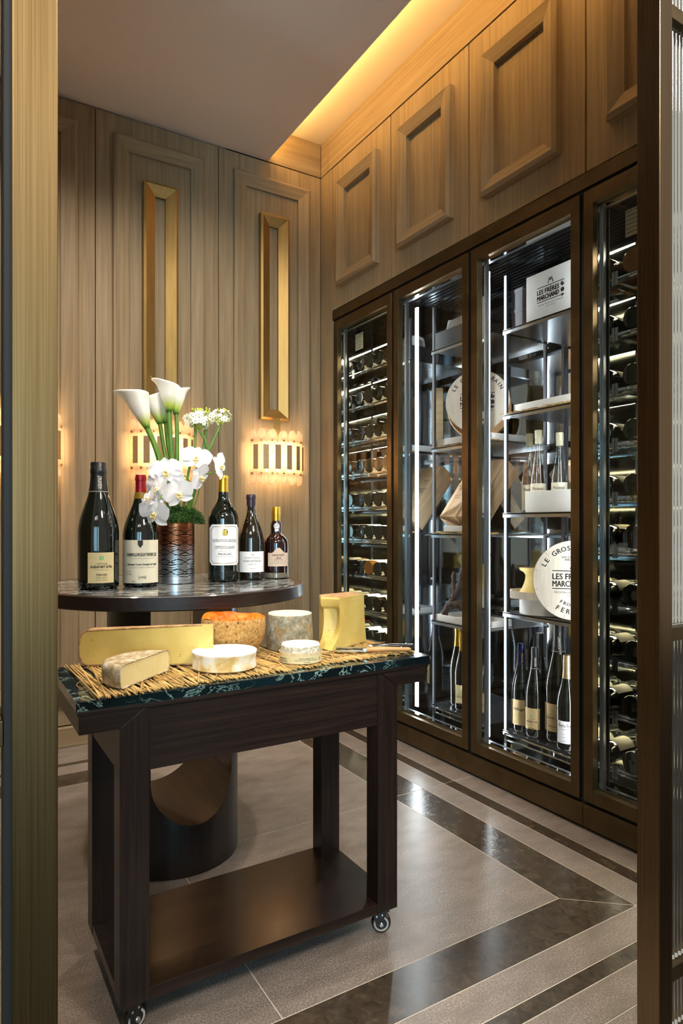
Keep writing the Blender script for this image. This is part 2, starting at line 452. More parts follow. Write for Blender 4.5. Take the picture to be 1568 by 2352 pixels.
# ---------------------------------------------------------------- geometry helpers
class G:
    """collects vertices and faces of ONE piece"""
    def __init__(s):
        s.v, s.f, s.m = [], [], []

    def add(s, vs, fs, mi=0):
        o = len(s.v)
        s.v += [tuple(p) for p in vs]
        s.f += [tuple(i + o for i in f) for f in fs]
        s.m += [mi] * len(fs)
        return s

    def box(s, x0, x1, y0, y1, z0, z1, mi=0):
        vs = [(x, y, z) for z in (z0, z1) for y in (y0, y1) for x in (x0, x1)]
        return s.add(vs, [(0, 2, 3, 1), (4, 5, 7, 6), (0, 1, 5, 4), (2, 6, 7, 3), (0, 4, 6, 2), (1, 3, 7, 5)], mi)

    def prism(s, poly, z0, z1, mi=0):
        n = len(poly)
        vs = [(x, y, z0) for x, y in poly] + [(x, y, z1) for x, y in poly]
        fs = [tuple(range(n - 1, -1, -1)), tuple(range(n, 2 * n))] + [(i, (i + 1) % n, n + (i + 1) % n, n + i) for i in range(n)]
        return s.add(vs, fs, mi)

    def lathe(s, prof, seg=40, c=(0, 0, 0), mi=0, a0=0.0, a1=None):
        full = a1 is None
        a1 = 2 * math.pi if full else a1
        n = seg if full else seg + 1
        vs = []
        for r, z in prof:
            for k in range(n):
                a = a0 + (a1 - a0) * k / seg
                vs.append((c[0] + r * math.cos(a), c[1] + r * math.sin(a), c[2] + z))
        fs = []
        for i in range(len(prof) - 1):
            for k in range(seg):
                k2 = (k + 1) % n
                fs.append((i * n + k, i * n + k2, (i + 1) * n + k2, (i + 1) * n + k))
        return s.add(vs, fs, mi)

    def tube(s, pts, r, seg=8, mi=0, caps=True):
        pts = [Vector(p) for p in pts]
        n = len(pts)
        rs = r if isinstance(r, (list, tuple)) else [r] * n
        t0 = (pts[1] - pts[0]).normalized()
        up = Vector((0, 0, 1)) if abs(t0.z) < 0.9 else Vector((1, 0, 0))
        a = t0.cross(up).normalized()
        vs = []
        for i, p in enumerate(pts):
            t = (pts[min(i + 1, n - 1)] - pts[max(i - 1, 0)]).normalized()
            a = (a - t * a.dot(t)).normalized()
            b = t.cross(a)
            for k in range(seg):
                q = 2 * math.pi * k / seg
                vs.append(p + (a * math.cos(q) + b * math.sin(q)) * rs[i])
        fs = []
        for i in range(n - 1):
            for k in range(seg):
                k2 = (k + 1) % seg
                fs.append((i * seg + k, i * seg + k2, (i + 1) * seg + k2, (i + 1) * seg + k))
        if caps:
            fs.append(tuple(range(seg - 1, -1, -1)))
            fs.append(tuple((n - 1) * seg + k for k in range(seg)))
        return s.add(vs, fs, mi)

    def grid(s, fn, nu, nv, mi=0, wrap=False):
        vs = [fn(i / (nu - 1), j / (nv if wrap else nv - 1)) for i in range(nu) for j in range(nv)]
        fs = []
        for i in range(nu - 1):
            for j in range(nv if wrap else nv - 1):
                j2 = (j + 1) % nv
                fs.append((i * nv + j, i * nv + j2, (i + 1) * nv + j2, (i + 1) * nv + j))
        return s.add(vs, fs, mi)

    def move(s, d):
        s.v = [(x + d[0], y + d[1], z + d[2]) for x, y, z in s.v]
        return s

    def xf(s, mat):
        s.v = [tuple(mat @ Vector(p)) for p in s.v]
        return s

    def mesh(s, name, mats, smooth=True, sharp=35):
        me = bpy.data.meshes.new(name)
        me.from_pydata(s.v, [], s.f)
        for m in (mats if isinstance(mats, (list, tuple)) else [mats]):
            me.materials.append(m)
        me.polygons.foreach_set('material_index', s.m)
        me.polygons.foreach_set('use_smooth', [smooth] * len(s.f))
        me.update()
        if smooth:
            me.set_sharp_from_angle(angle=R(sharp))
        return me


def smooth_path(pts, n=6):
    pts = [Vector(p) for p in pts]
    out = []
    for i in range(len(pts) - 1):
        p0, p1, p2, p3 = pts[max(i - 1, 0)], pts[i], pts[i + 1], pts[min(i + 2, len(pts) - 1)]
        for k in range(n):
            t = k / n
            out.append(0.5 * ((2 * p1) + (p2 - p0) * t + (2 * p0 - 5 * p1 + 4 * p2 - p3) * t * t + (3 * p1 - p0 - 3 * p2 + p3) * t ** 3))
    out.append(pts[-1])
    return out


def obj(name, me, parent=None, loc=(0, 0, 0), rot=None, bevel=0.0, seg=2):
    o = bpy.data.objects.new(name, me)
    COL.objects.link(o)
    o.location = loc
    if rot is not None:
        o.rotation_euler = rot
    if parent is not None:
        o.parent = parent
    if bevel:
        b = o.modifiers.new('soft_edge', 'BEVEL')
        b.width = bevel
        b.segments = seg
        b.limit_method = 'ANGLE'
        b.angle_limit = R(35)
    return o


def thing(name, label, cat, loc=(0, 0, 0), rz=0.0, group=None):
    o = bpy.data.objects.new(name, None)
    COL.objects.link(o)
    o.empty_display_size = 0.05
    o.location = loc
    o.rotation_euler = (0, 0, rz)
    return tag(o, label, cat, group)


def tag(o, label, cat, group=None, kind=None):
    o['label'] = label
    o['category'] = cat
    if group:
        o['group'] = group
    if kind:
        o['kind'] = kind
    return o


def struct(name, me, label=None, cat=None, **k):
    o = obj(name, me, **k)
    o['kind'] = 'structure'
    if label:
        o['label'] = label
    if cat:
        o['category'] = cat
    return o


def kids(o):
    return [c for c in bpy.data.objects if c.parent == o]


def dup(root, loc=None, rz=None, label=None, group=None, kidmap=None):
    r = root.copy()
    COL.objects.link(r)
    if loc is not None:
        r.location = loc
    if rz is not None:
        r.rotation_euler = (0, 0, rz)
    if label:
        r['label'] = label
    if group:
        r['group'] = group
    for ch in (kidmap or kids(root)):
        c = ch.copy()
        COL.objects.link(c)
        c.parent = r
        for g in kids(ch):
            d = g.copy()
            COL.objects.link(d)
            d.parent = c
    return r


class W:
    """a thing whose parts are written in room coordinates"""
    def __init__(s, name, label, cat, loc, group=None):
        s.o = thing(name, label, cat, loc, 0, group)
        s.l = loc

    def part(s, name, g, mats, parent=None, smooth=False, bevel=0.0, seg=2, sharp=35):
        g.move((-s.l[0], -s.l[1], -s.l[2]))
        return obj(name, g.mesh(name, mats, smooth, sharp), parent or s.o, bevel=bevel, seg=seg)


_tcache = {}


def text(s, size=0.01, sx=1.0, bold=0.0, sp=1.0, shear=0.0):
    """returns G with letters centred on the origin in the xy plane"""
    key = (s, bold, sp, shear)
    if key not in _tcache:
        c = bpy.data.curves.new('t', 'FONT')
        c.body = s
        c.size = 1.0
        c.resolution_u = 2
        c.offset = bold
        c.space_character = sp
        c.shear = shear
        c.align_x = 'CENTER'
        c.align_y = 'CENTER'
        o = bpy.data.objects.new('t', c)
        COL.objects.link(o)
        dg = bpy.context.evaluated_depsgraph_get()
        me = bpy.data.meshes.new_from_object(o.evaluated_get(dg))
        vs = [tuple(v.co) for v in me.vertices]
        fs = [tuple(p.vertices) for p in me.polygons]
        bpy.data.objects.remove(o)
        bpy.data.meshes.remove(me)
        bpy.data.curves.remove(c)
        _tcache[key] = (vs, fs)
    vs, fs = _tcache[key]
    g = G()
    g.add([(x * size * sx, y * size, 0) for x, y, z in vs], fs)
    return g


def text_fit(s, width, height, bold=0.0, sp=1.0, shear=0.0):
    g = text(s, 1.0, 1.0, 0.0, sp, shear)
    xs = [p[0] for p in g.v]
    ys = [p[1] for p in g.v]
    w, h = max(xs) - min(xs), max(ys) - min(ys)
    cx, cy = (max(xs) + min(xs)) / 2, (max(ys) + min(ys)) / 2
    g.v = [((x - cx) * width / w, (y - cy) * height / h, 0) for x, y, z in g.v]
    return fat(g, height * bold) if bold else g


def fat(g, d):
    vs, fs = list(g.v), list(g.f)
    for dx, dy in ((d, 0), (-d, 0), (0, d * 0.6), (0, -d * 0.6)):
        g.add([(x + dx, y + dy, z) for x, y, z in vs], fs)
    return g


def circle_text(s, rad, size, start, step, flip=False, bold=0.02):
    """letters set on an arc in the xy plane (start angle in degrees, clockwise step)"""
    g = G()
    a = start
    for ch in s:
        if ch != ' ':
            t = fat(text(ch, size, 1.0, 0.0), size * 0.03)
            ang = R(a)
            rot = ang - math.pi / 2 if not flip else ang + math.pi / 2
            m = Matrix.Translation((rad * math.cos(ang), rad * math.sin(ang), 0)) @ Matrix.Rotation(rot, 4, 'Z')
            t.xf(m)
            g.add(t.v, t.f)
        a += -step if not flip else step
    return g


def wrap(g, r, z, phi=0.0):
    """bend flat lettering (x right, y up) onto a vertical cylinder facing -Y"""
    out = []
    for x, y, d in g.v:
        a = x / r + phi
        out.append(((r + d) * math.sin(a), -(r + d) * math.cos(a), z + y))
    g.v = out
    return g


def upright(g, p, yaw=0.0, tilt=0.0):
    """stand flat lettering up so that it faces -Y, then yaw about z and put it at p"""
    g.xf(Matrix.Translation(p) @ Matrix.Rotation(yaw, 4, 'Z') @ Matrix.Rotation(math.pi / 2 - tilt, 4, 'X'))
    return g


def mitred(a0, a1, b0, b1, prof, plane, depth_dir):
    """four mitred lengths of a moulding round the rectangle a0..a1 x b0..b1.
    prof: list of (inset from outer edge, height proud of wall)."""
    out = []
    def pt(a, b, h):
        if plane[0] == 'Y':
            return (a, plane[1] + depth_dir * h, b)
        return (plane[1] + depth_dir * h, a, b)
    sides = [
        ('moulding_stile', lambda i: ((a0 + i, b0 + i), (a0 + i, b1 - i))),
        ('moulding_stile', lambda i: ((a1 - i, b0 + i), (a1 - i, b1 - i))),
        ('moulding_rail', lambda i: ((a0 + i, b1 - i), (a1 - i, b1 - i))),
        ('moulding_rail', lambda i: ((a0 + i, b0 + i), (a1 - i, b0 + i))),
    ]
    for nm, fn in sides:
        g = G()
        n = len(prof)
        vs = []
        for i, h in prof:
            (pa, pb), (qa, qb) = fn(i)
            vs += [pt(pa, pb, h), pt(qa, qb, h)]
        fs = [(2 * k, 2 * k + 1, 2 * k + 3, 2 * k + 2) for k in range(n - 1)]
        fs.append((2 * n - 2, 2 * n - 1, 1, 0))
        fs.append(tuple(2 * k for k in range(n)))
        fs.append(tuple(2 * k + 1 for k in range(n - 1, -1, -1)))
        g.add(vs, fs)
        out.append((nm, g))
    return out


# ---------------------------------------------------------------- floor
XR, YB = 1.88, 3.32          # faces of the right and back walls
ZC, ZC2 = 3.07, 3.262        # suspended ceiling and cove ceiling
floor = struct('floor', G().box(-2.6, 2.5, -4.0, 3.5, -0.06, -0.0009).mesh('floor', M['grout'], False))


def tile(poly, mat, name='floor_slab'):
    gp = 0.0016
    cx = sum(p[0] for p in poly) / len(poly)
    cy = sum(p[1] for p in poly) / len(poly)
    # inset each edge by gp
    n = len(poly)
    area2 = sum(poly[i][0] * poly[(i + 1) % n][1] - poly[(i + 1) % n][0] * poly[i][1] for i in range(n))
    if area2 < 0:
        poly = poly[::-1]
    lines = []
    for i in range(n):
        (x0, y0), (x1, y1) = poly[i], poly[(i + 1) % n]
        L = math.hypot(x1 - x0, y1 - y0)
        nx, ny = -(y1 - y0) / L, (x1 - x0) / L
        lines.append((x0 + nx * gp, y0 + ny * gp, x1 - x0, y1 - y0))
    ins = []
    for i in range(n):
        ax, ay, adx, ady = lines[i - 1]
        bx, by, bdx, bdy = lines[i]
        den = adx * bdy - ady * bdx
        t = ((bx - ax) * bdy - (by - ay) * bdx) / den
        ins.append((ax + adx * t, ay + ady * t))
    dz = random.uniform(-0.0002, 0.0002)
    obj(name, G().prism(ins, -0.0009, dz).mesh(name, mat, False), floor)


def ring(xi, xo, fi, fo, bi, bo, mat, name, jy=(2.045,), jx=()):
    XL = -2.0
    ys = [None] + list(jy) + [None]
    for k in range(len(ys) - 1):
        lo_i, lo_o = (fi, fo) if ys[k] is None else (ys[k], ys[k])
        hi_i, hi_o = (bi, bo) if ys[k + 1] is None else (ys[k + 1], ys[k + 1])
        tile([(xi, lo_i), (xo, lo_o), (xo, hi_o), (xi, hi_i)], mat, name)
    xs = [XL] + sorted(jx) + [None]
    for k in range(len(xs) - 1):
        r_i, r_o = (xi, xo) if xs[k + 1] is None else (xs[k + 1], xs[k + 1])
        tile([(xs[k], fi), (r_i, fi), (r_o, fo), (xs[k], fo)], mat, name)
        tile([(xs[k], bi), (r_i, bi), (r_o, bo), (xs[k], bo)], mat, name)


xj = [-2.0, -1.115, -0.25, 0.615, 1.475]
for i in range(4):
    for y0, y1 in ((1.25, 2.03), (2.03, 2.813)):
        tile([(xj[i], y0), (xj[i + 1], y0), (xj[i + 1], y1), (xj[i], y1)], M['stone'])
ring(1.475, 1.63, 1.25, 1.115, 2.813, 2.946, M['marble_floor'], 'marble_border', jx=(-0.25,))
ring(1.63, 1.73, 1.115, 1.02, 2.946, 3.046, M['stone'], 'granite_border', jx=(-0.25,))
ring(1.73, 1.785, 1.02, 0.975, 3.046, 3.084, M['marble_floor'], 'marble_border', jx=(-0.25,))
ring(1.785, 1.885, 0.975, 0.885, 3.084, 3.18, M['stone'], 'granite_border', jx=(-0.25,))
tile([(-2.0, 3.18), (1.88, 3.18), (1.88, 3.34), (-2.0, 3.34)], M['stone'], 'granite_border')
for i, (a, b) in enumerate(((-2.0, -0.25), (-0.25, 0.615), (0.615, 1.885))):
    tile([(a, 0.602), (b, 0.602), (b, 0.885), (a, 0.885)], M['stone'])

obj('unseen_dark_floor', G().box(-6, 6, -9, 0.60, -0.0008, 0.004).mesh('unseen_dark_floor', pm('unseen_floor_dark', lin(62, 48, 36), 0.95, noise=0.15, nscale=40), False), floor)  # unseen dark floor, added so the door posts reflect dark low down
# ---------------------------------------------------------------- ceiling with amber cove
ceil = struct('ceiling', G().box(-2.0, 1.54, 0.66, 3.345, ZC, ZC + 0.06).mesh('ceiling', M['ceiling'], False))
obj('cove_ceiling', G().box(1.2, 2.5, 0.66, 3.345, ZC2, ZC2 + 0.04).mesh('cove_ceiling', M['cove'], False), ceil)
obj('cove_back', G().box(1.2, 1.22, 0.66, 3.345, ZC + 0.06, ZC2).mesh('cove_back', M['cove'], False), ceil)
obj('cove_light_strip', G().box(1.526, 1.5385, 0.8, 3.30, ZC + 0.0605, ZC + 0.068).mesh('cove_light_strip', M['cove_led'], False), ceil)

# ---------------------------------------------------------------- back wall of veneer panels
wall_back = struct('wall_back', G().box(-2.0, 2.6, YB + 0.018, YB + 0.12, 0, 3.4).mesh('wall_back', M['black_gap'], False))
prof_wall = [(0.0, 0.0), (0.0, 0.022), (0.014, 0.031), (0.074, 0.014), (0.074, 0.0)]
panels = [(-1.25, -0.626), (-0.624, -0.002), (0.0, 0.626), (0.630, 1.252), (1.256, 1.879)]
for a, b in panels:
    obj('veneer_panel', G().box(a, b, YB, YB + 0.018, 0.098, 3.064).mesh('veneer_panel', M['wood_v'], False), wall_back, bevel=0.0012)
    c = (a + b) / 2
    for nm, g in mitred(c - 0.232, c + 0.232, 0.22, 2.967, prof_wall, ('Y', YB), -1):
        obj(nm, g.mesh(nm, M['wood_v'] if 'stile' in nm else M['wood_x'], False), wall_back)
obj('frieze_board', G().box(1.30, 1.879, YB, YB + 0.018, 3.070, ZC2).mesh('frieze_board', M['wood_x'], False), wall_back, bevel=0.0012)
struct('baseboard_back', G().box(-2.0, 1.879, YB - 0.026, YB + 0.018, 0.0005, 0.092).mesh('baseboard_back', M['wood_x'], False), bevel=0.002)

# ---------------------------------------------------------------- right wall: filler, frieze, trims
wall_right = struct('wall_right', G().box(2.50, 2.6, 0.5, YB + 0.018, 0, 3.4).mesh('wall_right', M['black_gap'], False))
obj('filler_board', G().box(XR, XR + 0.03, 3.190, YB - 0.001, 0.012, 3.064).mesh('filler_board', M['wood_v'], False), wall_right, bevel=0.001)
for y0, y1 in ((0.55, 3.232), (3.234, YB - 0.001)):
    obj('frieze_board', G().box(XR, XR + 0.02, y0, y1, 3.070, ZC2).mesh('frieze_board', M['wood_y'], False), wall_right, bevel=0.001)
obj('gap_shade_strip', G().box(XR + 0.012, XR + 0.03, 0.55, 3.19, 3.055, 3.075).mesh('gap_shade_strip', M['black_gap'], False), wall_right)
obj('bronze_lintel', G().box(XR - 0.001, XR + 0.03, 0.55, 3.186, 2.203, 2.252).mesh('bronze_lintel', M['bronze'], False), wall_right, bevel=0.001)
obj('toe_kick', G().box(XR + 0.012, XR + 0.05, 0.55, 3.19, 0.0005, 0.10).mesh('toe_kick', M['black_gap'], False), wall_right)
obj('gap_shade_strip', G().box(XR + 0.012, XR + 0.03, 0.55, 3.19, 2.188, 2.2025).mesh('gap_shade_strip', M['black_gap'], False), wall_right)  # black strip put behind the gap to stand for its shade
for y0, y1 in ((2.599, 2.617), (2.050, 2.067), (1.489, 1.504), (3.169, 3.189)):
    obj('gap_shade_strip', G().box(XR + 0.010, XR + 0.058, y0, y1, 0.10, 2.187).mesh('gap_shade_strip', M['black_gap'], False), wall_right)  # upright black strips standing for the shade between the doors
for y0, y1 in ((2.613, 3.186), (1.4905, 2.611), (0.60, 1.4885)):
    obj('bronze_plinth', G().box(XR - 0.002, XR + 0.012, y0, y1, 0.012, 0.088).mesh('bronze_plinth', M['bronze'], False), wall_right, bevel=0.001)

# left wall and walls by the doorway, out of sight
struct('wall_left', G().box(-1.32, -1.25, 0.7, YB, 0, 3.4).mesh('wall_left', M['wood_v'], False))

# ---------------------------------------------------------------- upper cupboards
prof_cup = [(0.0, 0.0), (0.0, 0.028), (0.013, 0.040), (0.064, 0.022), (0.064, 0.0)]
cups = [(2.624, 3.187, 'wooden wall cupboard nearest the corner, above the narrow wine fridge'),
        (2.064, 2.621, 'second wooden wall cupboard from the corner, above the cheese fridge door'),
        (1.480, 2.061, 'third wooden wall cupboard from the corner, brightest under the cove light'),
        (0.900, 1.477, 'fourth wooden wall cupboard from the corner, half hidden by the dark door post')]
for y0, y1, lab in cups:
    w = W('wall_cupboard', lab, 'cupboard', (XR + 0.2, (y0 + y1) / 2, 2.257), 'wooden cupboards above the fridges')
    w.part('carcass', G().box(XR + 0.021, XR + 0.5, y0, y1, 2.258, 3.062), M['wood_y'])
    d = w.part('door', G().box(XR, XR + 0.02, y0 + 0.0015, y1 - 0.0015, 2.258, 3.062), M['wood_v'], bevel=0.0015)
    c = (y0 + y1) / 2
    for nm, g in mitred(c - 0.19, c + 0.19, 2.368, 2.94, prof_cup, ('X', XR), -1):
        w.part(nm, g, M['wood_v'] if 'stile' in nm else M['wood_y'], parent=d)

# ---------------------------------------------------------------- sliding bronze-framed reeded glass doors at the entrance
YD = 0.68


def reeded(x0, x1, z0, z1, y):
    g = G()
    pitch, sub = 0.0105, 6
    n = int((x1 - x0) / pitch) * sub
    xs = [x0 + (x1 - x0) * k / n for k in range(n + 1)]
    vs = []
    for k, x in enumerate(xs):
        bul = abs(math.sin(math.pi * (k % sub) / sub)) * 0.0028
        vs += [(x, y - 0.002 - bul, z0), (x, y - 0.002 - bul, z1), (x, y + 0.004, z0), (x, y + 0.004, z1)]
    fs = []
    for k in range(n):
        a, b = 4 * k, 4 * k + 4
        fs += [(a, b, b + 1, a + 1), (a + 2, a + 3, b + 3, b + 2), (a, a + 2, b + 2, b), (a + 1, b + 1, b + 3, a + 3)]
    fs += [(0, 1, 3, 2), (4 * n, 4 * n + 2, 4 * n + 3, 4 * n + 1)]
    return g.add(vs, fs)


def glass_door(name, xs0, xs1, gx0, gx1, label, pm_):
    d = struct(name, G().box(xs0, xs1, YD, YD + 0.044, 0.006, 2.75).mesh(name, pm_, False), label, 'door', bevel=0.0015)
    other0, other1 = (gx0 - 0.04, gx0) if gx0 < xs0 else (gx1, gx1 + 0.04)
    obj('stile', G().box(other0, other1, YD, YD + 0.044, 0.006, 2.75).mesh('stile', pm_, False), d, bevel=0.0015)
    bars = [(0.006, 0.14), (0.235, 0.262), (0.842, 0.866), (1.95, 1.975), (2.70, 2.75)]
    for k, (z0, z1) in enumerate(bars):
        obj('rail', G().box(gx0, gx1, YD + 0.006, YD + 0.038, z0, z1).mesh('rail', M['bronze'], False), d, bevel=0.001)
        if k < len(bars) - 1:
            obj('reeded_pane', reeded(gx0 + 0.003, gx1 - 0.003, z1 + 0.001, bars[k + 1][0] - 0.001, YD + 0.022).mesh('reeded_pane', M['reeded'], True, 60), d)
    obj('recess_shade_strip', G().box(min(xs0, xs1) - 0.0062 if gx0 < xs0 else xs1, xs0 if gx0 < xs0 else xs1 + 0.003, YD + 0.004, YD + 0.04, 0.006, 2.75).mesh('recess_shade_strip', M['black_gap'], False), d)  # black strip standing for the shaded recess beside the stile
    return d


glass_door('door_1', 0.0545, 0.0945, -0.60, 0.048, 'brass framed reeded glass door in front of the sconce wall', M['brass_post'])
glass_door('door_2', 1.059, 1.0965, 1.0998, 1.80, 'dark framed reeded glass door in front of the last wine fridge', M['shaded_post'])
struct('trim_1', G().box(-1.25, 2.5, YD, YD + 0.06, 2.76, 3.13).mesh('trim_1', M['bronze'], False))


# ---------------------------------------------------------------- bottles
def face_cam(x, y, off=0.0):
    """yaw that turns a front label (local -Y) to the doorway where one enters"""
    return math.atan2(y, x) - math.pi / 2 + off


def profile_scale(p, rs, hs):
    return [(r * rs, z * hs) for r, z in p]


CHAMP = [(0, 0.004), (0.70, 0.0), (0.88, 0.0), (0.97, 0.012), (1.0, 0.03), (1.0, 0.45), (0.97, 0.50), (0.89, 0.56), (0.77, 0.62), (0.64, 0.68), (0.53, 0.735), (0.45, 0.785), (0.41, 0.83), (0.385, 0.88), (0.375, 0.93), (0.37, 0.97), (0, 0.97)]
CHAMP_CAP = [(0.50, 0.745), (0.455, 0.785), (0.415, 0.83), (0.39, 0.88), (0.38, 0.905), (0.40, 0.915), (0.405, 0.945), (0.385, 0.95), (0.385, 0.99), (0.36, 1.0), (0, 1.0)]
BURG = [(0, 0.004), (0.72, 0.0), (0.9, 0.0), (0.985, 0.012), (1.0, 0.03), (1.0, 0.46), (0.97, 0.50), (0.89, 0.555), (0.76, 0.615), (0.61, 0.68), (0.47, 0.735), (0.37, 0.785), (0.31, 0.83), (0.285, 0.87), (0.275, 0.92), (0.27, 0.97), (0, 0.97)]
BURG_CAP = [(0.297, 0.84), (0.285, 0.88), (0.28, 0.945), (0.305, 0.948), (0.305, 0.975), (0.285, 0.978), (0.285, 0.995), (0.26, 1.0), (0, 1.0)]
BORD = [(0, 0.004), (0.75, 0.0), (0.92, 0.0), (0.985, 0.010), (1.0, 0.025), (1.0, 0.56), (0.985, 0.60), (0.92, 0.64), (0.80, 0.675), (0.62, 0.71), (0.45, 0.75), (0.365, 0.79), (0.335, 0.83), (0.32, 0.90), (0.31, 0.97), (0, 0.97)]
BORD_CAP = [(0.34, 0.845), (0.33, 0.90), (0.325, 0.965), (0.35, 0.968), (0.35, 0.985), (0.335, 0.99), (0.32, 1.0), (0, 1.0)]


def make_bottle(name, label, loc, rz, prof, cap, rad, h, glass, capmat, lab=None, lines=(), extra=None, group=None, seg=40, cut=0.0, cat='bottle'):
    """lab=(z0,z1,half_angle,centre_angle,material); lines=(text,z,width,height,material,bold)"""
    t = thing(name, label, cat, loc, rz, group)
    obj('glass_body', G().lathe(profile_scale(prof, rad, h), seg).mesh('glass_body', glass), t)
    if cap:
        obj('capsule', G().lathe([(r * rad + 0.0004, z * h) for r, z in cap], seg).mesh('capsule', capmat), t)
    if lab:
        z0, z1, ha, ca, pmn = lab
        rl = rad + 0.0006
        if cut:
            w2 = ha * rl
            g = G()
            poly = [(-w2 + cut, z0), (w2 - cut, z0), (w2, z0 + cut), (w2, z1 - cut), (w2 - cut, z1), (-w2 + cut, z1), (-w2, z1 - cut), (-w2, z0 + cut)]
            ncol = 16
            xs = sorted(set([-w2, -w2 + cut, w2 - cut, w2] + [-w2 + cut + (2 * w2 - 2 * cut) * k / ncol for k in range(1, ncol)]))
            def lo(x):
                e = max(0.0, abs(x) - (w2 - cut))
                return z0 + e, z1 - e
            vs, fs = [], []
            for x in xs:
                a, b = lo(x)
                vs += [(x, a, 0), (x, b, 0)]
            fs = [(2 * k, 2 * k + 2, 2 * k + 3, 2 * k + 1) for k in range(len(xs) - 1)]
            g.add(vs, fs)
            wrap(g, rl, 0, ca)
        else:
            g = G()
            n = 18
            g.grid(lambda u, v: (rl * math.sin(ca - ha + 2 * ha * v), -rl * math.cos(ca - ha + 2 * ha * v), z0 + (z1 - z0) * u), 2, n)
        L = obj('label', g.mesh('label', pmn), t)
        if lines:
            byc = {}
            for ln in lines:
                s, z, w, hh, mt = ln[:5]
                bold = ln[5] if len(ln) > 5 else 0.0
                off = ln[6] if len(ln) > 6 else 0.0
                tg = text_fit(s, w, hh, bold)
                wrap(tg, rl + 0.0006, z, ca + off / rl)
                byc.setdefault(mt.name, (mt, G()))[1].add(tg.v, tg.f)
            for mt, g2 in byc.values():
                obj('lettering', g2.mesh('lettering', mt, False), L)
        if extra:
            extra(t, L, rl)
    return t


def stroke(g, x0, y0, x1, y1, t):
    dx, dy = x1 - x0, y1 - y0
    L = math.hypot(dx, dy)
    nx, ny = -dy / L * t / 2, dx / L * t / 2
    g.add([(x0 + nx, y0 + ny, 0), (x0 - nx, y0 - ny, 0), (x1 - nx, y1 - ny, 0), (x1 + nx, y1 + ny, 0)], [(0, 1, 2, 3)])
    return g


# ---------------------------------------------------------------- fridges along the right wall
XI, XBK = 1.945, 2.46


def fridge_door(w, y0, y1, z0=0.10, z1=2.19):
    s = 0.037
    g = G()
    g.box(XR, XR + 0.026, y0, y0 + s, z0, z1).box(XR, XR + 0.026, y1 - s, y1, z0, z1)
    g.box(XR, XR + 0.026, y0 + s, y1 - s, z1 - 0.05, z1).box(XR, XR + 0.026, y0 + s, y1 - s, z0, z0 + 0.045)
    d = w.part('door_frame', g, M['bronze'], bevel=0.0012)
    for a, dx0, dx1, mt, nm in ((s - 0.002, 0.0265, 0.044, M['chrome'], 'spacer_bar'), (s + 0.006, 0.0445, 0.058, M['alu'], 'inner_frame')):
        g = G()
        t = 0.014
        g.box(XR + dx0, XR + dx1, y0 + a - 0.012, y0 + a + 0.004, z0 + 0.035, z1 - 0.04).box(XR + dx0, XR + dx1, y1 - a - 0.004, y1 - a + 0.012, z0 + 0.035, z1 - 0.04)
        g.box(XR + dx0, XR + dx1, y0 + a + 0.004, y1 - a - 0.004, z1 - 0.058, z1 - 0.042).box(XR + dx0, XR + dx1, y0 + a + 0.004, y1 - a - 0.004, z0 + 0.037, z0 + 0.053)
        w.part(nm, g, mt, parent=d)
    w.part('glass_pane', G().box(XR + 0.0200, XR + 0.0235, y0 + s - 0.001, y1 - s + 0.001, z0 + 0.044, z1 - 0.049), M['glass'], parent=d)
    return d


def fridge_body(w, y0, y1, ms, mb, mf):
    """liner panels"""
    w.part('side_panel', G().box(XI, XBK, y1, y1 + 0.012, 0.10, 2.18), ms)
    w.part('side_panel', G().box(XI, XBK, y0 - 0.012, y0, 0.10, 2.18), ms)
    w.part('back_panel', G().box(XBK, XBK + 0.012, y0 - 0.012, y1 + 0.012, 0.10, 2.18), mb)
    w.part('floor_panel', G().box(XI, XBK, y0, y1, 0.10, 0.128), mf)
    w.part('roof_panel', G().box(XI, XBK, y0, y1, 2.15, 2.18), M['grille'])
    g = G()
    for k in range(16):
        x = XI + 0.03 + k * 0.026
        g.box(x, x + 0.012, y0 + 0.02, y1 - 0.02, 2.140, 2.149)
    w.part('vent_grille', g, M['steel'])


ROWS = [1.905, 1.712, 1.52, 1.333, 1.147, 0.967, 0.772, 0.580, 0.395, 0.205]
ORD = ['top', 'second', 'third', 'fourth', 'fifth', 'sixth', 'seventh', 'eighth', 'ninth', 'bottom']


def rack_bottle_proto():
    """a bottle lying along +X with its base at the origin end"""
    out = []
    for kind, (prof, cap, glass, capm, paper) in enumerate([
            (BORD, BORD_CAP, M['glass_green'], M['foil_smooth_black'], M['paper_ivory']),
            (BURG, BURG_CAP, M['glass_brown'], M['foil_red'], M['paper_cream']),
            (BURG, BURG_CAP, M['glass_amber'], M['foil_gold'], M['paper_ivory'])]):
        rad = 0.038 if kind == 0 else 0.0405
        h = 0.30
        rot = Matrix.Rotation(math.pi / 2, 4, 'Y')
        a = G().lathe(profile_scale(prof, rad, h), 28).xf(rot).mesh('glass_body', glass)
        b = G().lathe([(r * rad + 0.0004, z * h) for r, z in cap], 20).xf(rot).mesh('capsule', capm)
        rl = rad + 0.0006
        n = 14
        c = G().grid(lambda u, v: (0.045 + 0.085 * u, rl * math.sin(-1.15 + 2.3 * v), rl * math.cos(-1.15 + 2.3 * v)), 2, n).mesh('label', paper)
        d = G().lathe([(0, 0.0), (rad * 0.5, 0.006), (rad * 0.72, 0.0)], 24).xf(rot).mesh('punt', glass)
        out.append((a, b, c, rad))
    return out


RB = rack_bottle_proto()


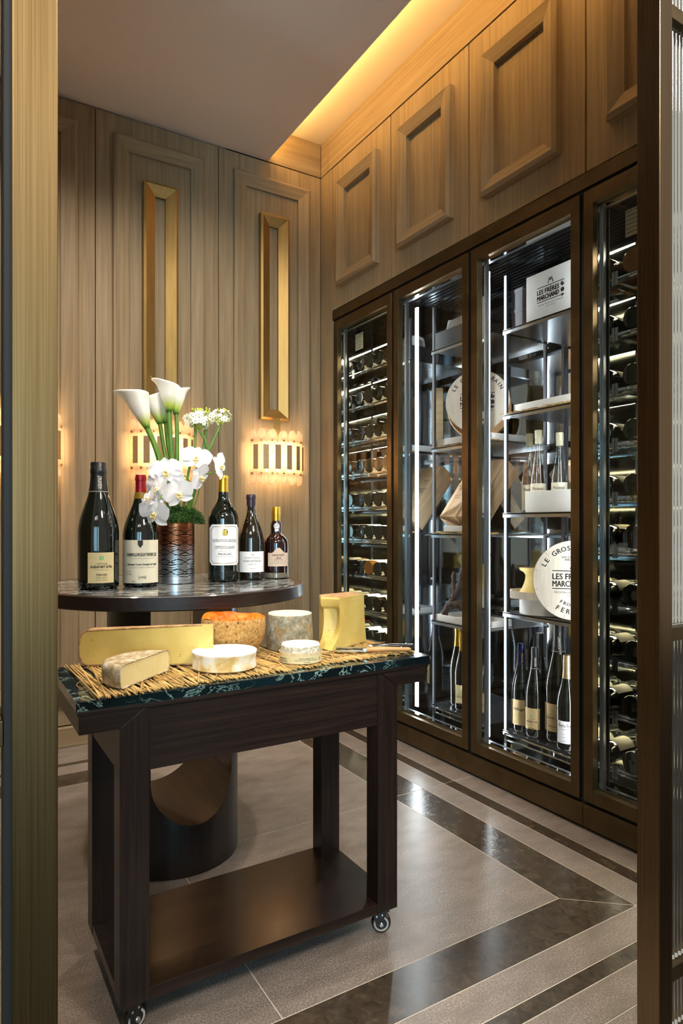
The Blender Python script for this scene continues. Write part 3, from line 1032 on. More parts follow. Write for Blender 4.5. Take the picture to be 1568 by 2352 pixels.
def rack_bottle(x, y, zrail, kind, label, group):
    a, b, c, rad = RB[kind]
    t = thing('wine_bottle', label, 'wine bottle', (x, y, zrail + rad + 0.0002), 0, group)
    t.rotation_euler = (0, 0, random.uniform(-0.015, 0.015))
    roll = random.uniform(-0.35, 0.35)
    obj('glass_body', a, t)
    obj('capsule', b, t)
    obj('label', c, t, rot=(roll, 0, 0))
    return t


def wine_fridge(y0, y1, label, ys, where, amber):
    w = W('wine_fridge', label, 'fridge', (2.17, (y0 + y1) / 2, 0.10), 'tall wine fridges with racked bottles')
    fridge_door(w, y0, y1)
    a, b = y0 + 0.042, y1 - 0.056
    fridge_body(w, a, b, M['mirror_dark'], M['mirror_dark'], M['mirror_dark'])
    rt = 0.010
    for i, z in enumerate(ROWS):
        g = G()
        g.box(1.992, 1.998, a + 0.001, b - 0.001, z - 0.022, z)
        g.box(2.186, 2.192, a + 0.001, b - 0.001, z - 0.010, z)
        g.tube([(1.986, a + 0.002, z - 0.014), (1.986, b - 0.014, z - 0.014)], 0.0055, 8)
        w.part('rack_rail', g, M['chrome'], smooth=True)
        g = G().box(1.972, 2.20, b - 0.012, b - 0.001, z - 0.034, z - 0.0225)
        g.box(1.972, 1.9915, b - 0.012, b - 0.001, z - 0.0225, z + 0.014)
        w.part('rail_bracket', g, M['steel'])
        w.part('light_channel', G().box(2.098, 2.128, a + 0.02, b - 0.004, z + 0.156, z + 0.160).box(2.098, 2.1005, a + 0.02, b - 0.004, z + 0.147, z + 0.156), M['steel'])
        w.part('light_strip', G().box(2.104, 2.122, a + 0.02, b - 0.004, z + 0.151, z + 0.1558), M['led_warm'])
    w.part('rack_post', G().box(2.10, 2.13, b - 0.010, b - 0.001, 0.13, 2.13), M['steel'])
    w.part('rack_post', G().box(2.30, 2.33, b - 0.010, b - 0.001, 0.13, 2.13), M['steel'])
    s = w.part('specification_plate', G().box(1.952, 1.954, b - 0.13, b - 0.055, 2.01, 2.10), M['tag_paper'])
    g = G()
    for k in range(6):
        ln = text_fit('MODEL    SERIAL NO', 0.066, 0.005) if k == 0 else stroke(G(), -0.033, 0, 0.033 - 0.006 * (k % 3), 0, 0.002)
        ln.xf(Matrix.Translation((1.9515, b - 0.0925, 2.092 - k * 0.014)) @ Matrix.Rotation(-math.pi / 2, 4, 'Z') @ Matrix.Rotation(math.pi / 2, 4, 'X'))
        g.add(ln.v, ln.f)
    w.part('lettering', g, M['ink'], parent=s)
    for i, z in enumerate(ROWS):
        for k, y in enumerate(ys):
            kind = 2 if (i, k) in amber else (1 if (i * 3 + k * 2) % 5 == 0 else 0)
            pos = ['innermost', 'second innermost', 'middle', 'fourth', 'outermost'][k] if len(ys) == 5 else ['innermost', 'middle', 'outermost'][k]
            col = 'amber' if kind == 2 else ('brown' if kind == 1 else 'dark')
            rack_bottle(2.000 - 0.018 + random.uniform(-0.006, 0.006), y, z, kind,
                        f'{pos} {col} wine bottle on the {ORD[i]} rack of the {where}', f'bottles racked in the {where}')
    return w


wine_fridge(2.618, 3.168, 'narrow wine fridge with bronze frame beside the veneer corner', [3.056, 2.971, 2.886, 2.801, 2.716], 'corner wine fridge', {(6, 1)})
wine_fridge(0.930, 1.4875, 'wine fridge with bronze frame right behind the dark door post', [1.375, 1.290, 1.205], 'doorway wine fridge', {(0, 0), (0, 1)})

# ---- double-door cheese fridge
w = W('display_fridge', 'double door bronze framed fridge of white lit shelves of cheese and champagne', 'fridge', (2.17, 2.05, 0.10))
fridge_door(w, 2.068, 2.598)
fridge_door(w, 1.505, 2.049)
YA, YZ = 1.535, 2.566
fridge_body(w, YA, YZ, M['mirror'], M['mirror'], M['mirror_dark'])
w.part('mullion', G().box(1.9425, 1.9705, 2.036, 2.064, 0.129, 2.139), M['alu'])
for x, y in ((1.996, YZ - 0.005), (1.972, 2.040), (1.974, YA + 0.005)):
    hw = 0.0045 if y > 2.3 or y < 1.7 else 0.0025
    w.part('light_strip', G().box(x - 0.001, x + 0.0015 + hw, y - hw, y + hw, 0.15, 2.12), M['led_cold'])
SH3 = [1.868, 1.510, 1.097, 0.680]
SH2 = [1.888, 1.416, 1.004, 0.587]


def shelf(w, y0, y1, z, depth=2.40):
    g = G()
    g.box(2.02, depth, y0, y1, z - 0.006, z - 0.001)
    g.box(2.020, 2.023, y0, y1, z - 0.019, z)
    g.box(depth - 0.003, depth, y0, y1, z - 0.019, z)
    w.part('shelf', g, M['shelf_steel'])


for z in SH3:
    shelf(w, 1.565, 2.006, z)
for z in SH2:
    shelf(w, 2.09, 2.480, z)
shelf(w, 1.565, 2.006, 0.182)
shelf(w, 2.09, 2.480, 0.182)
for y in (1.568, 1.990, 2.094, 2.464):
    for x in (2.0245, 2.382):
        w.part('rack_post', G().box(x, x + 0.012, y, y + 0.014, 0.129, 2.10), M['post'])
for y0, y1 in ((1.60, 1.985), (2.12, 2.44)):
    g = G()
    for z in (0.172, 0.150):
        g.tube([(2.010, y0, z), (2.010, y1, z)], 0.004, 8)
    for k in range(7):
        y = y0 + (y1 - y0) * k / 6
        g.tube([(2.010, y, 0.150), (2.010, y, 0.172)], 0.0025, 6)
    w.part('guard_rail', g, M['chrome'], smooth=True)


def box_thing(name, label, cat, x0, x1, y0, y1, z0, z1, mat, bevel=0.0015, group=None, lid=None):
    w = W(name, label, cat, ((x0 + x1) / 2, (y0 + y1) / 2, z0), group)
    b = w.part('body', G().box(x0, x1, y0, y1, z0, z1), mat, bevel=bevel)
    return w, b


def on_left_face(g, x, y, z):
    """stand flat lettering on a face that looks towards -X (reads right towards -Y)"""
    g.xf(Matrix.Translation((x, y, z)) @ Matrix.Rotation(-math.pi / 2, 4, 'Z') @ Matrix.Rotation(math.pi / 2, 4, 'X'))
    return g


def marchand_logo(sub1, sub2):
    """the dairy's printed mark, about 0.14 wide, centred on the origin"""
    g = G()
    stroke(g, -0.012, 0.040, -0.004, 0.062, 0.004)
    stroke(g, -0.004, 0.062, 0.0, 0.050, 0.004)
    stroke(g, 0.0, 0.050, 0.006, 0.062, 0.004)
    stroke(g, 0.006, 0.062, 0.014, 0.040, 0.004)
    stroke(g, -0.068, 0.034, 0.068, 0.034, 0.003)
    t = fat(text_fit('LES FRÈRES', 0.110, 0.0235), 0.0009)
    t.move((-0.012, 0.018, 0))
    g.add(t.v, t.f)
    t = fat(text_fit('MARCHAND', 0.110, 0.019), 0.0009)
    t.move((-0.012, -0.008, 0))
    g.add(t.v, t.f)
    stroke(g, -0.068, -0.024, 0.056, -0.024, 0.003)
    g.add([(0.054, -0.017, 0), (0.054, -0.031, 0), (0.070, -0.024, 0)], [(0, 1, 2)])
    for cy, frac in ((0.020, 0.85), (-0.004, 1.0)):
        n = 16
        vs = [(0.059, cy, 0)]
        for k in range(n + 1):
            a = R(75) + 2 * math.pi * frac * k / n
            vs.append((0.059 + 0.009 * math.cos(a), cy + 0.009 * math.sin(a), 0))
        g.add(vs, [(0, k + 1, k + 2) for k in range(n)])
    t = text_fit(sub1, 0.124, 0.007, 0.0, 1.15)
    t.move((0, -0.036, 0))
    g.add(t.v, t.f)
    t = text_fit(sub2, 0.044, 0.004)
    t.move((0, -0.047, 0))
    g.add(t.v, t.f)
    return g


# white carton with the printed mark and two charcoal boxes, top shelf
w, b = box_thing('carton', 'white carton with a black printed dairy mark on the top shelf', 'box', 2.050, 2.20, 1.60, 1.904, 1.869, 2.064, M['white_card'])
w.part('lettering', on_left_face(marchand_logo('MAÎTRE FROMAGER AFFINEUR', 'NANCY • FRANCE'), 2.0492, 1.778, 1.966), M['ink'], parent=b)
for k, nm in ((0, 'lower'), (1, 'upper')):
    w, b = box_thing('gift_box', f'charcoal card box, the {nm} of two stacked beside the white carton', 'box', 2.05, 2.19, 1.925, 1.984, 1.869 + 0.083 * k, 1.950 + 0.083 * k, M['box_grey'], group='charcoal boxes on the top shelf')
    w.part('lid', G().box(2.048, 2.192, 1.923, 1.986, 1.936 + 0.083 * k, 1.9515 + 0.083 * k), M['box_grey'], bevel=0.001)


def straw_bed(name, label, x0, x1, y0, y1, z, n):
    g = G()
    for k in range(n):
        x, y = random.uniform(x0, x1), random.uniform(y0, y1)
        a = random.uniform(0, math.pi)
        L = random.uniform(0.012, 0.03)
        dz = random.uniform(0.001, 0.009)
        dx, dy = math.cos(a) * L / 2, math.sin(a) * L / 2
        g.tube([(x - dx, y - dy, z + dz), (x + dx, y + dy, z + dz + random.uniform(-0.001, 0.002))], 0.0011, 4)
    o = obj(name, g.mesh(name, M['straw'], False))
    tag(o, label, 'straw', kind='stuff')
    return o


straw_bed('straw_bedding', 'loose golden straw under the long white tray in the cheese fridge', 2.022, 2.10, 1.62, 2.02, 1.511, 420)
straw_bed('straw_bedding', 'loose golden straw round the white tray below the round wooden lid', 2.022, 2.10, 2.10, 2.475, 1.417, 320)
straw_bed('straw_bedding', 'loose golden straw around the leaning pine wine boxes', 2.022, 2.10, 2.10, 2.475, 1.005, 420)


def open_tray(name, label, x0, x1, y0, y1, z0, h, t=0.006, mat='white_card', group=None):
    w = W(name, label, 'tray', ((x0 + x1) / 2, (y0 + y1) / 2, z0), group)
    w.part('base', G().box(x0, x1, y0, y1, z0, z0 + t), M[mat])
    for a in ((x0, x0 + t, y0, y1), (x1 - t, x1, y0, y1), (x0 + t, x1 - t, y0, y0 + t), (x0 + t, x1 - t, y1 - t, y1)):
        w.part('side', G().box(*a, z0 + t, z0 + h), M[mat], bevel=0.0008)
    return w


open_tray('wooden_tray', 'long white tray on straw above the clear schnapps bottles', 2.050, 2.30, 1.62, 1.975, 1.5215, 0.030)
open_tray('wooden_tray', 'white tray on straw under the round wooden cheese lid', 2.040, 2.30, 2.13, 2.460, 1.4275, 0.030)
# clear spirit bottles with cream caps and a low white box in front
CL = [(0, 0.004), (0.9, 0.0), (0.985, 0.010), (1.0, 0.03), (1.0, 0.36), (0.93, 0.45), (0.76, 0.55), (0.58, 0.65), (0.46, 0.73), (0.40, 0.80), (0.385, 0.86), (0.38, 0.97), (0, 0.97)]
CLC = [(0.40, 0.835), (0.395, 0.9), (0.395, 0.90), (0.43, 0.902), (0.43, 0.995), (0.41, 1.0), (0, 1.0)]
for x, y, h, lb in ((2.115, 1.945, 0.335, 'clear tall spirit bottle with cream cap beside the rack post'),
                    (2.085, 1.870, 0.338, 'clear tall spirit bottle with cream cap, in the middle behind the low white box'),
                    (2.10, 1.775, 0.318, 'clear tall spirit bottle with cream cap, deepest behind the low white box')):
    make_bottle('spirit_bottle', lb, (x, y, 1.0972), face_cam(x, y, -0.1), CL, CLC, 0.0345, h, M['bottle_clear'], M['cap_cream'],
                (0.012, 0.118, 1.05, 0.0, M['paper_ivory']),
                [('Massenez', 0.098, 0.046, 0.012, M['ink']), ('_________', 0.078, 0.04, 0.0006, M['ink_grey']), ('______', 0.064, 0.024, 0.0006, M['ink_grey']), ('______', 0.058, 0.024, 0.0006, M['ink_grey'])],
                group='clear spirit bottles', seg=28)
box_thing('low_box', 'low plain white box in front of the clear spirit bottles', 'box', 2.040, 2.05, 1.60, 1.900, 1.098, 1.184, M['white_card'])
# tray with a cheese piece on a white round box, round printed lid leaning
ww = W('round_box', 'white round cheese box carrying the tray with the bitten cheese', 'box', (2.12, 1.870, 0.681))
ww.part('drum', G().lathe([(0, 0), (0.098, 0), (0.100, 0.002), (0.100, 0.062), (0.098, 0.064), (0, 0.064)], 48, (2.12, 1.870, 0.681)), M['white_card'], smooth=True)
ww = W('octagonal_tray', 'white eight sided tray holding a yellow cheese piece in the fridge', 'tray', (2.105, 1.895, 0.7455))
oc = [(2.105 + 0.118 * math.cos(R(22.5 + 45 * k)), 1.895 + 0.118 * math.sin(R(22.5 + 45 * k))) for k in range(8)]
oi = [(2.105 + 0.111 * math.cos(R(22.5 + 45 * k)), 1.895 + 0.111 * math.sin(R(22.5 + 45 * k))) for k in range(8)]
ww.part('base', G().prism(oc, 0.7455, 0.750), M['lid_wood'])
for k in range(8):
    a, b2, c, d2 = oc[k], oc[(k + 1) % 8], oi[(k + 1) % 8], oi[k]
    ww.part('side', G().prism([a, b2, c, d2], 0.7502, 0.775), M['lid_wood'])


def chunk(name, label, mats, rings, group=None, loc=None):
    """cheese block from stacked outlines: rings = [(z, [(x, y), ...]), ...]"""
    g = G()
    n = len(rings[0][1])
    vs = [(x, y, z) for z, pl in rings for x, y in pl]
    fs = []
    for i in range(len(rings) - 1):
        for k in range(n):
            k2 = (k + 1) % n
            fs.append((i * n + k, i * n + k2, (i + 1) * n + k2, (i + 1) * n + k))
    fs.append(tuple(range(n - 1, -1, -1)))
    g.add(vs, fs)
    g.add([(x, y, rings[-1][0]) for x, y in rings[-1][1]], [tuple(range(n))], 1)
    return g


bite = []
for z, e in ((0, -0.01), (0.012, 0.0), (0.03, 0.018), (0.05, 0.030), (0.07, 0.038), (0.088, 0.040), (0.100, 0.030), (0.108, 0.008), (0.118, 0.004)):
    bite.append((0.7505 + z, [(2.065, 1.962 - e), (2.055 + e * 0.3, 1.90), (2.075, 1.832), (2.15, 1.845), (2.135, 1.965 - e * 0.7)]))
ww = W('cheese_piece', 'bitten yellow hard cheese piece on the eight sided tray in the fridge', 'cheese', (2.1, 1.90, 0.7505))
ww.part('paste', chunk('', '', None, bite), [M['comte'], M['comte_rind']], smooth=True, sharp=30)


def round_lid(label, c, rad, yaw, tilt, thick, lines_fn, group='round printed cheese lids'):
    t = thing('round_sign', label, 'sign', c, 0, group)
    m = Matrix.Rotation(yaw, 4, 'Z') @ Matrix.Rotation(math.pi / 2 - tilt, 4, 'X')
    g = G().lathe([(0, -thick), (rad - 0.002, -thick), (rad, -thick + 0.002), (rad, -0.002), (rad - 0.002, 0), (0, 0)], 64).xf(m)
    d = obj('disc', g.mesh('disc', M['lid_wood']), t)
    lg = lines_fn()
    lg.v = [(x, y, 0.0006) for x, y, z in lg.v]
    lg.xf(m)
    obj('lettering', lg.mesh('lettering', M['ink'], False), d)
    for k in range(12):
        a = R(15 + 30 * k)
        s = G()
        stroke(s, (rad - 0.014) * math.cos(a), (rad - 0.014) * math.sin(a), (rad - 0.003) * math.cos(a), (rad - 0.003) * math.sin(a), 0.0012)
        s.v = [(x, y, 0.0006) for x, y, z in s.v]
        s.xf(m)
        obj('nick', s.mesh('nick', M['ink_grey'], False), d)
    return t, m


def lid_print():
    g = marchand_logo('FROMAGERS AFFINEURS', 'NANCY • FRANCE')
    g.v = [(x * 1.18, y * 1.18 - 0.004, 0) for x, y, z in g.v]
    c1 = circle_text('LE GROS LORRAIN', 0.124, 0.026, 152, 8.8)
    g.add(c1.v, c1.f)
    c2 = circle_text('FROMAGE', 0.095, 0.018, 240, 8.6, True)
    g.add(c2.v, c2.f)
    c3 = circle_text('FERMIER', 0.122, 0.026, 240, 9.6, True)
    g.add(c3.v, c3.f)
    for s, w_, y in (('Lait Cru de Vache', 0.09, 0.090), ('Affiné 6 mois', 0.07, 0.079)):
        t = text_fit(s, w_, 0.009, 0.02)
        t.move((0, y, 0))
        g.add(t.v, t.f)
    return g


YAWL = -R(58)
round_lid('round wooden cheese lid with black print leaning against the round white box', (2.060, 1.672, 0.8345), 0.153, -R(50), R(4), 0.006, lid_print)
lid2, _ = round_lid('round wooden cheese lid with black print behind the fridge mullion', (2.150, 2.300, 1.632), 0.150, -R(50), R(6), 0.006, lid_print)
ww = W('round_crate', 'tan bent wood hoop box standing on edge behind the upper printed lid', 'box', (2.262, 2.405, 1.4605))
mm = Matrix.Translation((2.262, 2.405, 1.622)) @ Matrix.Rotation(-R(50), 4, 'Z') @ Matrix.Rotation(math.pi / 2, 4, 'X')
g = G().lathe([(0.150, -0.03), (0.155, -0.03), (0.155, 0.03), (0.150, 0.03), (0.150, -0.03)], 56).xf(mm)
ww.part('hoop', g, M['tan_wood'], smooth=True)
ww.part('base_disc', G().lathe([(0, -0.03), (0.1498, -0.03), (0.1498, -0.026), (0, -0.026)], 56).xf(mm), M['tan_wood'], smooth=True)

# champagne bottles on the bottom rack of both halves
FR = 0.1822
AGR = [('CHAMPAGNE', 0.076, 0.03, 0.004, M['ink_grey']), ('AGRAPART & Fils', 0.066, 0.05, 0.007, M['ink'], 0.02), ('À AVIZE - GRAND CRU', 0.056, 0.036, 0.003, M['ink_grey']), ('TERROIRS', 0.038, 0.028, 0.0045, M['ink'], 0.02), ('EXTRA BRUT', 0.029, 0.022, 0.003, M['ink_grey']), ('O', 0.090, 0.009, 0.009, M['ink_green'], 0.03)]


def neck_text(s, zc, length, size, mat, rad, h):
    prof = [(r * rad, z * h) for r, z in CHAMP_CAP]

    def cap_r(z):
        for (r0, z0), (r1, z1) in zip(prof, prof[1:]):
            if z0 <= z <= z1 and z1 > z0:
                return r0 + (r1 - r0) * (z - z0) / (z1 - z0)
        return prof[0][0]

    def fn(t, L, rl):
        g = text_fit(s, length, size, 0.02)
        g.v = [(-y, x, 0) for x, y, z in g.v]
        out = []
        for x, y, z in g.v:
            r = cap_r(zc + y) + 0.0012
            a = x / r + 0.15
            out.append((r * math.sin(a), -r * math.cos(a), zc + y))
        g.v = out
        obj('neck_lettering', g.mesh('neck_lettering', mat, False), t)
        zr = h * 0.768
        r = cap_r(zr) + 0.0006
        g = G().lathe([(r + 0.0003, -0.0007), (r + 0.0003, 0.0007)], 32, (0, 0, zr))
        obj('neck_ring', g.mesh('neck_ring', mat), t)
    return fn


def champ(label, x, y, z, rad, h, cap, lab, lines, ntext=None, nmat=None, off=0.0, name='champagne_bottle', group='champagne bottles in the cheese fridge', glass=None, seg=32):
    ex = None
    if ntext:
        ex = neck_text(ntext, h * 0.84, h * 0.105, rad * 0.19, nmat, rad, h)
    return make_bottle(name, label, (x, y, z), face_cam(x, y, off), CHAMP, CHAMP_CAP, rad, h, glass or M['glass_green'], cap, lab, lines, ex, group=group, seg=seg)


champ('champagne bottle with dark blue foil and tan label on the bottom rack', 2.085, 1.962, FR, 0.042, 0.365, M['foil_blue'], (0.03, 0.135, 0.95, -0.3, M['paper_tan']),
      [('Pol Roger', 0.095, 0.05, 0.016, M['ink'], 0.02), ('BRUT VINTAGE', 0.07, 0.04, 0.005, M['ink_gold'])], 'POL ROGER', M['ink_gold'])
champ('champagne bottle with black and gold neck band behind the blue foiled one', 2.19, 1.955, FR, 0.042, 0.40, M['foil_black'], None, (), None)
champ('champagne bottle with black foil and tan label, standing between two larger bottles', 2.075, 1.880, FR, 0.0395, 0.362, M['foil_black'], (0.035, 0.120, 0.85, -0.25, M['paper_tan']), AGR, 'AGRAPART', M['ink_white'], -0.1)
champ('champagne bottle with black foil hidden behind the tall magnum', 2.185, 1.865, FR, 0.040, 0.375, M['foil_black'], None, (), None)
champ('tall champagne magnum with tan label and green stamp in the cheese fridge', 2.115, 1.792, FR, 0.056, 0.468, M['foil_black'], (0.045, 0.155, 0.75, -0.35, M['paper_tan']), [(a, z * 1.2 + 0.02, ww_ * 1.3, hh * 1.3, mt, *r) for a, z, ww_, hh, mt, *r in AGR], 'AGRAPART', M['ink_white'], -0.1)
champ('champagne bottle with pale gold foil and white script label', 2.062, 1.705, FR, 0.042, 0.362, M['foil_pale'], (0.03, 0.115, 0.95, -0.1, M['paper_white']),
      [('Pierre Péters', 0.098, 0.062, 0.014, M['ink'], 0.01), ('CHAMPAGNE', 0.083, 0.05, 0.006, M['ink_grey']), ('BLANC DE BLANCS', 0.066, 0.034, 0.004, M['ink_grey']), ('LES CHÉTILLONS', 0.054, 0.04, 0.004, M['ink_grey']), ('Le Mesnil sur Oger', 0.038, 0.036, 0.006, M['ink'])])
champ('champagne bottle with gold foil and white collar next to the fridge light', 2.125, 2.405, FR, 0.042, 0.372, M['foil_gold'], None, ())
champ('champagne bottle with cream label and green stamp under the driftwood shelf', 2.082, 2.322, FR, 0.0395, 0.365, M['foil_gold'], (0.035, 0.120, 0.85, -0.25, M['paper_cream']), AGR, None, None)
champ('champagne bottle with dark blue foil in the back row under the driftwood', 2.222, 2.436, FR, 0.042, 0.37, M['foil_blue'], (0.03, 0.13, 0.95, 0, M['paper_tan']), [('POL ROGER', 0.09, 0.05, 0.01, M['ink'], 0.02)])

# far rack: black box with wrapped parcel, pine boxes, roots, book tray
open_tray('black_box', 'open black card box holding a wrapped parcel near the fridge light', 2.026, 2.20, 2.20, 2.460, 1.889, 0.080, 0.004, 'box_dark')
ww = W('wrapped_parcel', 'white paper wrapped parcel with black print lying in the black box', 'parcel', (2.12, 2.36, 1.895))


def parcel(u, v):
    a = 2 * math.pi * v
    x = -0.15 + 0.30 * u
    k = 1.0 if 0.12 < u < 0.88 else 0.55
    k *= 1 + 0.10 * math.sin(5 * a + 9 * u) * math.cos(3 * a)
    ca, sa = math.cos(a), math.sin(a)
    sx = 0.062 * k * (abs(ca) ** 0.6) * (1 if ca > 0 else -1)
    sz = 0.055 * k * (abs(sa) ** 0.6) * (1 if sa > 0 else -1)
    return (2.115 + sx * 0.8, 2.340 + x * 0.72, 1.967 + sz + 0.02 * u)


pb = ww.part('paper', G().grid(parcel, 15, 22, wrap=True).add([], []), M['wrap'], smooth=True, sharp=50)


def pine_box(label, loc, rot, text_on):
    t = thing('wine_crate', label, 'crate', loc, 0, 'pine wine boxes')
    t.rotation_euler = (Matrix.Rotation(rot, 3, 'Y') @ Matrix.Rotation(-math.pi / 2, 3, 'Z')).to_euler()
    L, wd_, hh = 0.355, 0.100, 0.095
    b = obj('body', G().box(-wd_ / 2, wd_ / 2, 0, hh, 0, L).mesh('body', M['pine'], False), t, bevel=0.001)
    obj('lid', G().box(-wd_ / 2, wd_ / 2, -0.009, -0.0005, 0.004, L - 0.004).mesh('lid', M['pine'], False), t, bevel=0.0008)
    if text_on:
        g = G()
        for s, z, w_, h_ in (('DOMAINE', 0.250, 0.05, 0.009), ('DE LA', 0.232, 0.03, 0.007), ('ROMANÉE', 0.195, 0.075, 0.013), ('CONTI', 0.175, 0.055, 0.013), ('VOSNE-ROMANÉE', 0.135, 0.06, 0.006), ('FRANCE', 0.120, 0.04, 0.006)):
            k = text_fit(s, w_, h_, 0.02)
            k.xf(Matrix.Translation((0, -0.0098, z)) @ Matrix.Rotation(math.pi / 2, 4, 'X'))
            g.add(k.v, k.f)
        obj('lettering', g.mesh('lettering', M['ink'], False), t)
        k = text_fit('SOCIÉTÉ CIVILE', 0.06, 0.008, 0.02)
        k.xf(Matrix.Translation((0, -0.0098, 0.285)) @ Matrix.Rotation(math.pi / 2, 4, 'X'))
        obj('red_stamp', k.mesh('red_stamp', M['ink_red'], False), t)
    return t


pine_box('pine wine crate with stamped black lettering leaning on the far rack', (2.050, 2.400, 1.078), R(38), True)
pine_box('plain pine wine crate leaning beside the stamped one', (2.062, 2.285, 1.078), R(38), False)
box_thing('small_box', 'small white box on straw at the foot of the pine crates', 'box', 2.028, 2.050, 2.12, 2.40, 1.0155, 1.042, M['white_card'])
# gnarled root and a white tray
open_tray('shallow_tray', 'shallow white tray with paper under the gnarled dark root', 2.030, 2.20, 2.13, 2.460, 0.5875, 0.030)
ww = W('driftwood', 'gnarled dark driftwood root standing on the shallow white tray', 'driftwood', (2.11, 2.38, 0.594))
g = G()
for pth, rr in ((((2.08, 2.46, 0.607), (2.09, 2.43, 0.66), (2.10, 2.40, 0.70), (2.11, 2.375, 0.77), (2.12, 2.36, 0.84)), (0.018, 0.024, 0.02, 0.017, 0.010)),
                (((2.10, 2.40, 0.70), (2.11, 2.42, 0.77), (2.12, 2.43, 0.82)), (0.018, 0.012, 0.008)),
                (((2.09, 2.42, 0.66), (2.10, 2.36, 0.665), (2.10, 2.31, 0.64), (2.10, 2.27, 0.615)), (0.022, 0.02, 0.017, 0.012)),
                (((2.11, 2.385, 0.75), (2.10, 2.34, 0.80), (2.10, 2.315, 0.86)), (0.016, 0.012, 0.008)),
                (((2.10, 2.36, 0.66), (2.13, 2.34, 0.63), (2.15, 2.31, 0.61)), (0.018, 0.015, 0.010))):
    sp = smooth_path(pth, 5)
    rs = [rr[0] + (rr[-1] - rr[0]) * i / (len(sp) - 1) + 0.003 * math.sin(i * 1.9) for i in range(len(sp))]
    g.tube(sp, rs, 10)
ww.part('root', g, M['root'], smooth=True, sharp=60)


# ---------------------------------------------------------------- wall lamps on the back wall
def crystal_mat():
    m, nt, b = new_mat('glowing_rock_crystal')
    tc = nt.nodes.new('ShaderNodeTexCoord')
    n = nt.nodes.new('ShaderNodeTexNoise')
    n.inputs['Scale'].default_value = 45
    n.inputs['Detail'].default_value = 6
    nt.links.new(tc.outputs['Object'], n.inputs['Vector'])
    r = nt.nodes.new('ShaderNodeValToRGB')
    r.color_ramp.elements[0].position = 0.3
    r.color_ramp.elements[1].position = 0.72
    r.color_ramp.elements[0].color = lin(250, 226, 196)
    r.color_ramp.elements[1].color = lin(255, 248, 236)
    nt.links.new(n.outputs['Fac'], r.inputs['Fac'])
    nt.links.new(r.outputs['Color'], b.inputs['Base Color'])
    b.inputs['Roughness'].default_value = 0.35
    tr = nt.nodes.new('ShaderNodeBsdfTranslucent')
    nt.links.new(r.outputs['Color'], tr.inputs['Color'])
    mx = nt.nodes.new('ShaderNodeMixShader')
    mx.inputs[0].default_value = 0.72
    nt.links.new(b.outputs[0], mx.inputs[1])
    nt.links.new(tr.outputs[0], mx.inputs[2])
    nt.links.new(mx.outputs[0], nt.nodes['Material Output'].inputs['Surface'])
    bp = nt.nodes.new('ShaderNodeBump')
    bp.inputs['Strength'].default_value = 0.4
    bp.inputs['Distance'].default_value = 0.004
    nt.links.new(n.outputs['Fac'], bp.inputs['Height'])
    nt.links.new(bp.outputs['Normal'], b.inputs['Normal'])
    return m


M['crystal'] = crystal_mat()
LA, LB = 0.152, 0.098          # half width and depth of the lamp drum


def lamp_point(t, grow=0.0):
    return (LA + grow) * math.cos(t), -(LB + grow) * math.sin(t) - 0.032


